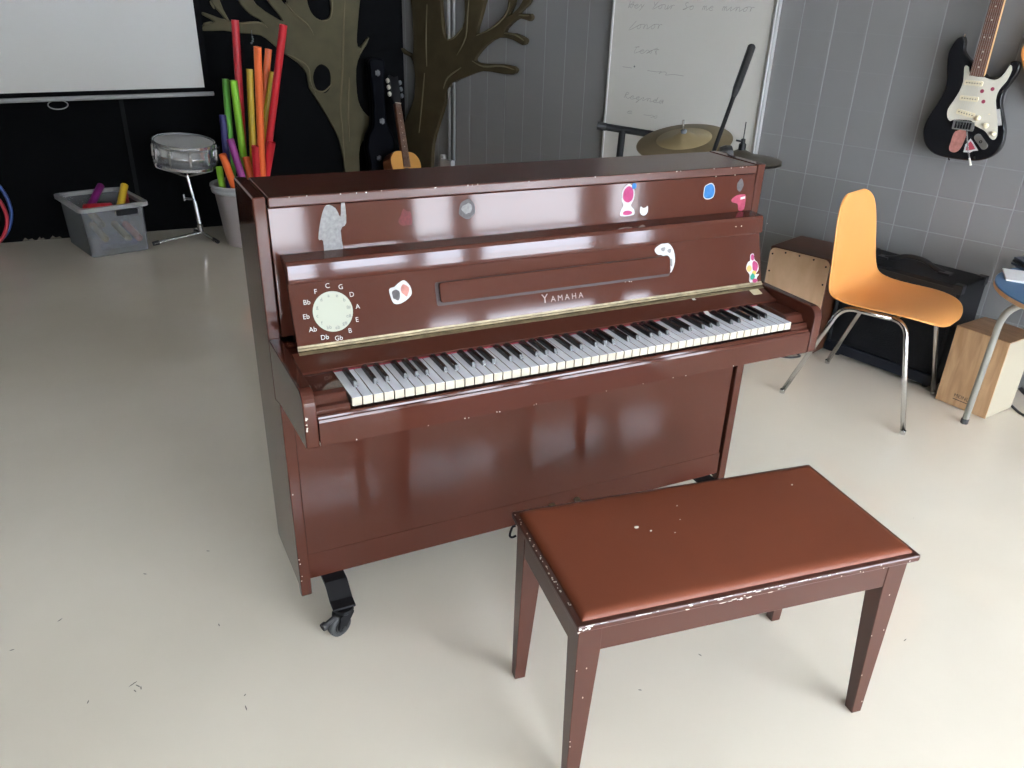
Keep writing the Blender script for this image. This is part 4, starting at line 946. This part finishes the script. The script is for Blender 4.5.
outl = z2([(702, 1006), (700, 770), (690, 700), (670, 620), (630, 545), (580, 460), (540, 400), (528, 335), (490, 285), (430, 245), (370, 195), (320, 160), (220, 150), (150, 138), (60, 140), (62, 110), (110, 98), (60, 70), (60, 55), (110, 72), (160, 88), (120, 40), (95, 0), (80, -60), (110, -70), (130, -10), (180, 95), (240, 102), (330, 100), (280, 70), (230, 20), (200, -50), (240, -70), (300, 20), (380, 75), (420, 95), (390, 50), (350, 0), (330, -60), (370, -80), (420, 10), (440, 10), (440, -70), (520, -80), (530, 0), (545, 50), (570, 80), (600, 92), (630, 80), (640, 40), (640, -80), (780, -80), (770, 0), (760, 100), (755, 190), (770, 215), (810, 165), (800, 200), (770, 250), (752, 310), (755, 420), (770, 480), (800, 520), (838, 555), (820, 600), (780, 640), (765, 690), (768, 770), (778, 1006)], 190, 0, S1)
bm = B(); prism(bm, U(BWF, pl, outl, 2), BWF, 0.001, TT)
trunk = link('trunk', bm, 'bark', t1_, bevel=.008)
bm = B(); prism(bm, U(BWF, pl, z2([(595, 290), (570, 305), (556, 345), (565, 390), (585, 414), (610, 420), (630, 400), (636, 350), (625, 310)], 190, 0, S1), 3), BWF, TT+.0002, TT+.002); link('knot_hole', bm, 'blackwall', t1_)
def ridge(fr, pl, pts, par, m_='barkl', r=.006):
    q = [fr.p(*fr.uv(pick(a_, b_, pl, fr.n)), TT+.0) for a_, b_ in pts]; q = smoothpts([tuple(x) for x in q], 4, False)
    bm = B(); tube(bm, q, [r*(.3+.7*math.sin(PI*(i+.5)/len(q))) for i in range(len(q))], 6); link('carved_ridge', bm, m_, par, smooth=True)
for pts in ([(700, 760), (690, 600), (680, 480), (690, 300), (695, 100), (700, 0)], [(440, 245), (500, 275), (535, 310), (545, 370), (570, 430)], [(600, 94), (632, 82), (642, 40), (645, -20)], [(765, 245), (785, 205), (808, 170)], [(560, 160), (530, 110), (470, 60), (430, 10)], [(350, 125), (310, 102), (230, 104), (170, 100)],
            [(720, 640), (715, 500), (720, 350)], [(100, 100), (60, 108)], [(110, 40), (90, 5)], [(545, 395), (600, 415), (640, 380)]):
    ridge(BWF, pl, z2(pts, 190, 0, S1), trunk, r=.0065)
# right tree on the grey wall
pl2 = WW.p(0, 0, TT); S2 = 180/813
t2_ = thing('right_painted_tree', 'carved dark brown tree with bare branches on the grey wall beside the whiteboard', 'wall decoration', pick(430, 165, pl2, WN))
outl = z2([(118, 985), (125, 760), (115, 620), (130, 530), (160, 460), (170, 380), (165, 300), (150, 260), (120, 245), (105, 215), (130, 235), (160, 245), (160, 100), (150, 0), (145, -90), (280, -90), (285, 0), (290, 80), (298, 150), (318, 180), (350, 165), (385, 120), (395, 60), (400, -90), (500, -90), (480, 20), (465, 80), (448, 150), (500, 130), (550, 90), (585, 40), (600, -60), (625, -70), (615, 20), (590, 75), (640, 30), (680, -40), (710, -50), (680, 20), (640, 60), (690, 62), (697, 80), (685, 96), (640, 82), (600, 110), (575, 145), (620, 150), (668, 172), (672, 190), (655, 205), (610, 180), (545, 170), (490, 205), (450, 250), (440, 275), (480, 288), (560, 290), (615, 300), (628, 320), (605, 338), (540, 330), (470, 322), (400, 345), (340, 375), (315, 410), (300, 480), (275, 560), (250, 650), (245, 760), (252, 985)], 380, 0, S2)
bm = B(); prism(bm, U(WW, pl2, outl, 2), WW, .001, TT); trunk2 = link('trunk', bm, 'barkd', t2_, bevel=.008)
for pts in ([(225, 300), (222, 160), (226, 20)], [(190, 600), (205, 450), (215, 330)], [(360, 250), (400, 170), (410, 60), (415, 0)], [(300, 400), (320, 350), (380, 305)], [(450, 160), (520, 125), (580, 70), (600, 10)], [(430, 275), (480, 300), (560, 298), (620, 315)], [(575, 150), (620, 155), (665, 185)], [(640, 68), (688, 70)], [(318, 182), (350, 168), (385, 125)]):
    ridge(WW, pl2, z2(pts, 380, 0, S2), trunk2, r=.006)
# hanging ornament on the left tree's branch
hp = pick(251.5, 30, BWF.p(0, 0, .06), BWF.n); orn = thing('hanging_ornament', 'thin pale paper strip hanging from a branch of the left tree', 'decoration', hp)
e1 = pick(252, 36, BWF.p(0, 0, .05), BWF.n); e0 = pick(251, 44, BWF.p(0, 0, .05), BWF.n)
bm = B(); tube(bm, [hp, e1], .0015, 6); link('thread', bm, 'greyp', orn)
bm = B(); tube(bm, smoothpts([tuple(e1), tuple((e1+e0)/2+V((.008, 0, 0))), tuple(e0)], 4, False), [.003+.004*(i % 2) for i in range(9)], 6); link('paper_twist', bm, 'greyp', orn)

# ------------------------------------------------------------------ pipes
gpx = 0
for (pa, pb) in ((451.5, 449.5), (456.5, 454.2)):
    s_ = WW.uv(pick(pb, 150, WW.p(0, 0, .02), WN))[0]
    bm = B(); rod(bm, WW.p(s_, .455, .02), WW.p(s_, HC-.002, .02), .0095, seg=10)
    tag(link('wall_pipe', bm, 'pipe', smooth=True), 'thin pale vertical pipe on the grey wall beside the right tree', 'pipe', 'paired pipes on the grey wall')
s_ = WW.uv(pick(447.5, 158, WW.p(0, 0, .02), WN)); sb = thing('pipe_box', 'small pale fitting where the two wall pipes end above the piano', 'fitting', WW.p(*s_))
bm = B(); box(bm, s_[0]-.055, s_[0]+.055, .385, .452, .0, .04, WW); link('housing', bm, 'pipe', sb, bevel=.004)
bm = B(); box(bm, s_[0]-.060, s_[0]-.028, .452, .478, .0, .034, WW); link('elbow', bm, 'pipe', sb, bevel=.004)

# ------------------------------------------------------------------ projector screen
PR = pick(213.5, 93.5, (0, 4.03, 0), V((0, 1, 0))); PL = pick(0, 101, (0, 0, PR.z), V((0, 0, 1)))
SU = (PR-PL).normalized(); SFr = Fr((PR.x, PR.y, 0), SU, (0, 0, 1)); SL = 2.35
if SFr.n.y > 0: SFr.n = -SFr.n
def sp(u, v): return SFr.uv(pick(u, v, SFr.o, SFr.n))
bz = PR.z; zsc = sp(204.5, 87.3)[1]; xr = sp(204.5, 87.3)[0]
scr = thing('projector_screen', 'white projector screen with a black border pulled down in front of the black wall', 'screen', SFr.p(-1.1, bz))
bm = B(); box(bm, xr-SL+.09, xr, zsc, 2.7, -.001, .001, SFr); link('cloth', bm, 'screen', scr)
bm = B(); box(bm, xr, xr+.035, bz, 2.7, -.001, .001, SFr); box(bm, xr-SL+.055, xr-SL+.09, bz, 2.7, -.001, .001, SFr); box(bm, xr-SL+.09, xr, bz, zsc, -.001, .001, SFr); link('black_border', bm, 'blackwall', scr)
bm = B(); tube(bm, [SFr.p(-SL, bz), SFr.p(0, bz)], .013, 12); link('weight_bar', bm, mat('grey_bar', (.30, .30, .29), .5), scr)
rc = sp(57.5, 104.5)
bm = B(); tube(bm, [SFr.p(rc[0]+.052*math.cos(t), rc[1]+.024*math.sin(t), .014) for t in [2*PI*k/24 for k in range(24)]], .003, 6, True); link('pull_ring', bm, 'pipe', scr)
bm = B(); tube(bm, [SFr.p(-SL-.05, 2.75), SFr.p(.05, 2.75)], .055, 18); link('case', bm, 'pipe', scr)

# ------------------------------------------------------------------ hoops leaning on the black wall
def hoop(px_, R_, dy, m_, label):
    tilt = math.radians(8); cx = pick(px_, 217, (0, YB-.08, 0), V((0, 1, 0))).x - R_
    r_ = .011; c = V((cx, YB-dy, R_*math.cos(tilt)+r_))
    bm = B(); tube(bm, [c+V((R_*math.cos(t), R_*math.sin(t)*math.sin(tilt), R_*math.sin(t)*math.cos(tilt))) for t in [2*PI*k/64 for k in range(64)]], r_, 10, True)
    return tag(link('hula_hoop', bm, m_, smooth=True), label, 'hoop', 'hoops leaning on the black wall')
hoop(14.0, .245, .155, 'hblue', 'blue plastic hoop leaning on the black wall, the larger one'); hoop(8.5, .205, .180, 'hred', 'red plastic hoop leaning on the black wall inside the blue one')

# ------------------------------------------------------------------ crate with tubes
fl, frr = V((-.388, 3.590, 0)), V((-.022, 3.690, 0)); du = (frr-fl).normalized(); cw = (frr-fl).length
KR = Fr(fl, du, (-du.y, du.x, 0), (0, 0, 1)); cd_, ch_ = .49, .30
cr_ = thing('storage_crate', 'clear plastic storage crate of short coloured tubes against the black wall', 'crate', KR.p(cw/2, cd_/2, 0))
ti = .022
def loop(i, z, r=.03): return [KR.p(a_, b_, z) for a_, b_ in rrect(i, cw-i, i, cd_-i, r, 4)]
bm = B(); lo_, hi_ = loop(ti, .004, .03), loop(.012, ch_-.012, .04); n = len(lo_)
lo2, hi2 = loop(ti+.003, .008, .03), loop(.015, ch_-.012, .04)
VV = [[bm.verts.new(p) for p in l_] for l_ in (lo_, hi_, hi2, lo2)]
for k_ in range(3):
    for i in range(n): bm.faces.new((VV[k_][i], VV[k_][(i+1) % n], VV[k_+1][(i+1) % n], VV[k_+1][i]))
bm.faces.new(VV[0][::-1]); bm.faces.new(VV[3])
link('tub', bm, 'frost', cr_)
bm = B(); ring_prism(bm, rrect(-.012, cw+.012, -.012, cd_+.012, .045, 4), rrect(.016, cw-.016, .016, cd_-.016, .036, 4), Fr(KR.p(0, 0, 0), KR.u, KR.v, KR.n), ch_-.024, ch_); link('rim', bm, 'frostrim', cr_, bevel=.003)
bm = B(); box(bm, cw/2-.0, cw/2+.125, -.016, -.004, ch_-.062, ch_-.026, KR); link('handle', bm, 'blackm', cr_, bevel=.004)
def htube(p, q, r, m_, label, group, name='percussion_tube'):
    """open plastic tube"""
    bm = B(); d = V(q)-V(p); f = up_fr(p, d); l = d.length
    lathe(bm, [(r, 0), (r, l), (r-.0025, l), (r-.0025, 0)], f, 16, True)
    return tag(link(name, bm, m_, smooth=False), label, 'tube', group)
g_ = 'tubes in the clear crate'
def cp_(a_, b_, z): return KR.p(a_, b_, z)
htube(cp_(.10, .22, .235), cp_(.25, .40, .335), .022, 't_purple', 'purple tube resting in the clear crate', g_)
htube(cp_(.22, .05, .235), cp_(.318, .16, .375), .022, 't_yellow', 'yellow tube sticking up out of the clear crate', g_)
htube(cp_(.045, .06, .292), cp_(.20, .11, .270), .024, 't_red', 'red tube lying at the front left of the clear crate', g_)
htube(cp_(.285, .10, .280), cp_(.345, .30, .305), .024, 't_red', 'red tube lying at the right of the clear crate', g_)
Rr = random.Random(4)
for (a_, z, m_, lab) in ((.115, .185, 't_yellow', 'upper pale tube end seen dimly through the crate front'), (.12, .10, 't_yellow', 'lower pale tube end seen dimly through the left of the crate front'), (.25, .085, 't_yellow', 'dim tube end near the bottom middle of the crate'), (.315, .075, 't_orange', 'dim orange tube end near the bottom right of the crate')):
    htube(cp_(a_, .055, z), cp_(a_+.02, .34, z+.02), .021, m_, lab, g_)
htube(cp_(.09, .06, .05), cp_(.30, .07, .05), .02, 't_blue', 'dark blue tube at the bottom of the crate', g_)

# ------------------------------------------------------------------ snare drum on its stand
sn = V((.240, 3.80, 0)); tilt_n = V((.07, -.10, 1)).normalized()
dc = sn+V((0, 0, .488)); DF = up_fr(dc, tilt_n); SR = .178
ss = thing('snare_stand', 'chrome tripod stand holding the snare drum', 'stand', sn)
bm = B(); rod(bm, sn+V((.035, .0, .05)), sn+V((.02, 0, .26)), .0135); rod(bm, sn+V((.02, 0, .25)), sn+V((0, 0, .42)), .009); link('pole', bm, 'chrome', ss)
foot_p = [V((-.015, 3.80, .012)), V((.352, 3.72, .012)), V((.26, 4.03, .012))]
hub = sn+V((.032, 0, .06))
for fp_ in foot_p:
    bm = B(); d = (fp_-hub); sdir = V((-d.y, d.x, 0)).normalized()
    for s in (-1, 1): rod(bm, hub+sdir*.009*s, fp_+sdir*.007*s, .0065)
    lg = link('leg', bm, 'chrome', ss)
    bm = B(); dd = d.normalized(); rod(bm, fp_-dd*.03, fp_+dd*.012, .014, .0125); link('rubber_foot', bm, 'blackp', lg)
bm = B(); lathe(bm, [(.016, .03), (.018, .09), (.012, .10)], up_fr(hub+V((0, 0, -.04))), 14); link('collar', bm, 'chrome', ss); bm = B(); rod(bm, sn+V((.02, 0, .27)), sn+V((-.04, -.02, .285)), .008); rod(bm, sn+V((-.04, -.02, .27)), sn+V((-.04, -.02, .31)), .006); link('wing_screw', bm, 'chrome', ss)
for k in range(3):
    t = .6+2*PI*k/3; e_ = DF.p((SR+.008)*math.cos(t), (SR+.008)*math.sin(t), -.004); tip = DF.p((SR+.008)*math.cos(t), (SR+.008)*math.sin(t), .02)
    bm = B(); tube(bm, fillet([sn+V((0, 0, .41)), e_, tip], .02, 4), .0055, 8); link('basket_arm', bm, 'chrome', ss)
sd = thing('snare_drum', 'chrome snare drum with a white head on a tripod stand', 'drum', dc)
bm = B(); lathe(bm, [(SR-.004, 0), (SR-.004, .065), (SR, .067), (SR, .073), (SR-.004, .075), (SR-.004, .14), (SR-.008, .14), (SR-.008, 0)], DF, 48, True); link('shell', bm, 'drumshell', sd, smooth=True)
for z in (0, .130):
    bm = B(); lathe(bm, [(SR, z-.002), (SR+.006, z-.002), (SR+.006, z+.014), (SR, z+.014)], DF, 48, True); link('hoop', bm, 'drumshell', sd)
bm = B(); lathe(bm, [(0, .137), (SR, .137), (SR, .134), (0, .134)], DF, 48); hd_ = link('drumhead', bm, 'drumhead', sd)
bm = B(); lathe(bm, [(0, .004), (SR, .004), (SR, .001), (0, .001)], DF, 48); link('drumhead', bm, 'drumhead', sd)
for k in range(10):
    t = 2*PI*k/10+.2; f = Fr(DF.p(SR*math.cos(t), SR*math.sin(t), 0), DF.u*-math.sin(t)+DF.v*math.cos(t), DF.n, DF.u*math.cos(t)+DF.v*math.sin(t))
    bm = B(); box(bm, -.008, .008, .035, .105, -.002, .012, f); rod(bm, f.p(0, .012, .006), f.p(0, .132, .006), .003, seg=6); link('lug', bm, 'drumshell', sd, bevel=.002)
t = 2*PI*.86; f = Fr(DF.p(SR*math.cos(t), SR*math.sin(t), 0), DF.u*-math.sin(t)+DF.v*math.cos(t), DF.n, DF.u*math.cos(t)+DF.v*math.sin(t))
bm = B(); box(bm, -.015, .015, .02, .11, 0, .018, f); box(bm, -.005, .005, .05, .12, .018, .026, f); link('strainer', bm, 'blackm', sd, bevel=.002)

# ------------------------------------------------------------------ white bin of percussion tubes
bc = V((.540, 3.665, 0)); bz_ = .385
bn = thing('tube_bin', 'frosted white bin full of tall coloured tubes left of the piano', 'bin', bc)
bm = B(); lathe(bm, [(0, .004), (.128, .004), (.134, .012), (.168, bz_-.06), (.172, bz_-.012), (.169, bz_-.012), (.165, bz_-.06), (.131, .014), (0, .009)], up_fr(bc), 40); link('bucket', bm, 'frostw', bn, smooth=True)
bm = B(); lathe(bm, [(.169, bz_-.05), (.184, bz_-.048), (.188, bz_-.03), (.179, bz_-.022), (.192, bz_-.012), (.190, bz_), (.180, bz_+.002), (.169, bz_-.006)], up_fr(bc), 40, True); link('rim', bm, 'frostrim', bn, smooth=True)
g_ = 'tall tubes in the white bin'
htube((0.5706, 3.7826, 0.2095), (0.6344, 3.7924, 1.2972), 0.0225, 't_red', 'tallest red tube at the left of the white bin', g_)
htube((0.643, 3.702, 0.1976), (0.863, 3.5471, 1.2868), 0.0225, 't_red', 'tall red tube leaning right at the edge of the white bin', g_)
htube((0.6441, 3.5947, 0.2542), (0.6893, 3.4763, 1.1739), 0.0225, 't_orange', 'tall bright orange tube in the middle of the white bin', g_)
htube((0.626, 3.7479, 0.28), (0.8126, 3.7947, 1.1416), 0.0215, 't_orange', 'darker orange tube behind the middle of the white bin', g_)
htube((0.6164, 3.7043, 0.28), (0.6801, 3.755, 1.033), 0.0205, 't_yellow', 'yellow tube standing left of the orange tubes', g_)
htube((0.5626, 3.6457, 0.1508), (0.8137, 3.7326, 1.0177), 0.0205, 't_yellow', 'yellow tube mostly hidden behind the right red tube', g_)
htube((0.4842, 3.7474, 0.0378), (0.5361, 3.773, 0.9761), 0.0205, 't_green', 'dark green tube at the left of the white bin', g_)
htube((0.5874, 3.7466, 0.0771), (0.5679, 3.6863, 0.9761), 0.0225, 't_lime', 'bright green tube crossing the left of the white bin', g_)
htube((0.4592, 3.6802, 0.0348), (0.4835, 3.7114, 0.7802), 0.0205, 't_blue', 'short dark blue tube at the left of the white bin', g_)
htube((0.5724, 3.5897, 0.2363), (0.4957, 3.616, 0.6554), 0.0225, 't_purple', 'short purple tube at the front of the white bin', g_)
htube((0.562, 3.6258, 0.0437), (0.4302, 3.5372, 0.5813), 0.0225, 't_orange', 'short orange tube at the front left of the white bin', g_)
htube((0.6058, 3.6146, 0.28), (0.58, 3.6364, 0.5427), 0.0225, 't_orange', 'short orange tube below the bright green one', g_)
htube((0.6083, 3.5824, 0.0698), (0.6211, 3.5189, 0.6255), 0.0225, 't_red', 'short red tube below the yellow one', g_)
htube((0.6274, 3.6548, 0.1996), (0.7342, 3.5885, 0.6333), 0.0260, 't_red', 'short thick red tube at the right of the white bin', g_)
htube((0.4278, 3.6595, 0.1671), (0.4156, 3.6513, 0.4883), 0.0200, 't_lime', 'short green tube at the left rim of the white bin', g_)

# ------------------------------------------------------------------ acoustic guitar and case in the corner
gn = V((.30, -.954, 0)).normalized(); gu = V((gn.y, -gn.x, 0)) * -1
base = pick(409, 197, (0, 3.72, 0), V((0, 1, 0))); 
topn = pick(397.5, 103.5, (0, 3.98, 0), V((0, 1, 0))); bod = pick(404.5, 151, (0, 3.84, 0), V((0, 1, 0)))
ax = (topn-bod).normalized(); f_n = (gn-ax*gn.dot(ax)).normalized(); f_u = f_n.cross(ax)*-1
GU = Fr(bod, f_u if f_u.x > 0 else -f_u, ax, f_n)       # origin at the body's upper edge, v up the neck
k_ = (bod.z)/ax.z
zlen = min(.49, k_-.01)
ag = thing('acoustic_guitar', 'small acoustic guitar with a honey coloured top leaning in the corner behind the piano', 'guitar', GU.p(0, -zlen))
hl = zlen
gb = smoothpts([(0, .0), (.08, -.006), (.125, -.05), (.130, -.11), (.108, -.175), (.115, -.24), (.155, -.31), (.172, -.38), (.150, -.45), (.08, -hl+.004), (0, -hl), (-.08, -hl+.004), (-.150, -.45), (-.172, -.38), (-.155, -.31), (-.115, -.24), (-.108, -.175), (-.130, -.11), (-.125, -.05), (-.08, -.006)], 3)
bm = B(); prism(bm, gb, GU, -.095, -.003); link('body', bm, 'gside', ag, bevel=.004)
bm = B(); prism(bm, [(a_*.975, b_*.985-.003) for a_, b_ in gb], GU, -.003, 0); link('soundboard', bm, 'gtop', ag)
bm = B(); prism(bm, circ(.045, 24, 0, -.16), GU, .0002, .0008); link('sound_hole', bm, 'blackp', ag)
bm = B(); prism(bm, rrect(-.075, .075, -.36, -.335, .008), GU, .0002, .008); link('bridge', bm, 'rosewood', ag)
nl = (topn-bod).length
bm = B(); prism(bm, [(-.029, -.11), (.029, -.11), (.024, nl), (-.024, nl)], GU, .0003, .007); fb2 = link('fretboard', bm, 'rosewood', ag)
for k in (3, 5, 7, 9, 12, 15): bm = B(); prism(bm, circ(.004, 8, 0, nl-(nl+.11)*1.2*(1-2**(-(k-.5)/12))), GU, .0072, .0078); link('inlay', bm, 'pguard', fb2)
bm = B(); prism(bm, [(-.026, 0), (.026, 0), (.023, nl), (-.023, nl)], GU, -.022, .0003); link('neck', bm, 'gside', ag, bevel=.004)
bm = B(); prism(bm, [(-.024, nl), (.024, nl), (.036, nl+.05), (.036, nl+.19), (.0, nl+.18), (-.036, nl+.19), (-.036, nl+.05)], GU, -.014, .002); h2 = link('headstock', bm, 'blackp', ag)
bm = B(); prism(bm, [(-.024, nl-.002), (.024, nl-.002), (.024, nl+.004), (-.024, nl+.004)], GU, .004, .010); link('nut', bm, 'pguard', ag)
for s in (-1, 1):
    for k in range(3):
        bm = B(); prism(bm, circ(.012, 10, s*.052, nl+.06+k*.045, .016), GU, -.012, .002); tube(bm, [GU.p(s*.03, nl+.06+k*.045, -.006), GU.p(s*.05, nl+.06+k*.045, -.006)], .003, 6); link('tuner', bm, 'pguard' if s < 0 else 'greyp', h2)
bm = B()
for k in range(6): rod(bm, GU.p((k-2.5)*.0072, nl, .0095), GU.p((k-2.5)*.0105, -.345, .0095), .0006, seg=5)
link('strings', bm, 'steel', ag)
# hard case
cb = pick(380, 157, (0, YB-.14, 0), V((0, 1, 0)))
KC = Fr((cb.x, YB-.105, 0), (1, 0, 0), (0, .05, 1), (0, -1, .05))
gc = thing('guitar_case', 'black hard guitar case with chrome latches standing in the dark corner behind the acoustic guitar', 'case', KC.o)
cas = smoothpts([(0, .002), (.12, .004), (.20, .08), (.20, .22), (.15, .36), (.145, .42), (.165, .50), (.14, .58), (.085, .64), (.07, .75), (.07, .90), (.085, 1.0), (.08, 1.06), (0, 1.07), (-.08, 1.06), (-.085, 1.0), (-.07, .90), (-.07, .75), (-.085, .64), (-.14, .58), (-.165, .50), (-.145, .42), (-.15, .36), (-.20, .22), (-.20, .08), (-.12, .004)], 3)
cas = [(a_*.62, b_) for a_, b_ in cas]
bm = B(); prism(bm, cas, KC, .001, .058); link('shell_half', bm, 'navy', gc, bevel=.01); bm = B(); prism(bm, cas, KC, .062, .12); link('lid_half', bm, 'navy', gc, bevel=.01)
for (u_, v_) in ((377.5, 73), (382, 121), (379, 158)):
    q = KC.uv(pick(u_, v_, KC.p(0, 0, .12), KC.n)); bm = B(); box(bm, q[0]-.016, q[0]+.016, q[1]-.014, q[1]+.014, .1195, .128, KC); box(bm, q[0]-.006, q[0]+.006, q[1]-.02, q[1]+.02, .128, .134, KC); link('latch', bm, 'latchm', gc, bevel=.002)

# ------------------------------------------------------------------ cables
def fl_(u, v): p = pick(u, v, (0, 0, .005), V((0, 0, 1))); return tuple(p)
bm = B(); tube(bm, smoothpts([fl_(768, 353), fl_(778, 356), fl_(790, 357.5), fl_(800, 356), fl_(792, 352), fl_(782, 351), fl_(770, 349)], 5, False), .0045, 8)
tag(link('black_cable', bm, 'blackp', smooth=True), 'black cable on the floor by the right end of the keyboard', 'cable')
bm = B(); tube(bm, smoothpts([fl_(1004, 398), fl_(1013, 407), fl_(1020, 413), fl_(1030, 418), fl_(1050, 424)], 5, False), .0055, 8)
tag(link('power_cable', bm, 'blackp', smooth=True), 'black cable on the floor right of the small oak drum', 'cable')
bm = B(); tube(bm, smoothpts([fl_(1040, 402), fl_(1026, 394), fl_(1020, 386), fl_(1024, 378), fl_(1040, 372)], 5, False), .010, 8)
tag(link('coiled_lead', bm, mat('grey_lead', (.07, .075, .09), .5), smooth=True), 'thick dark grey lead beside the pale side of the small oak drum', 'cable')

# ------------------------------------------------------------------ colour management
sc.view_settings.view_transform = 'Standard'; sc.view_settings.look = 'None'; sc.view_settings.gamma = 1; sc.view_settings.use_curve_mapping = False
sc.view_settings.exposure = 1.10
sc.cycles.use_denoising = True
sc.cycles.max_bounces = 10; sc.cycles.transparent_max_bounces = 12
sc.cycles.sample_clamp_indirect = 6
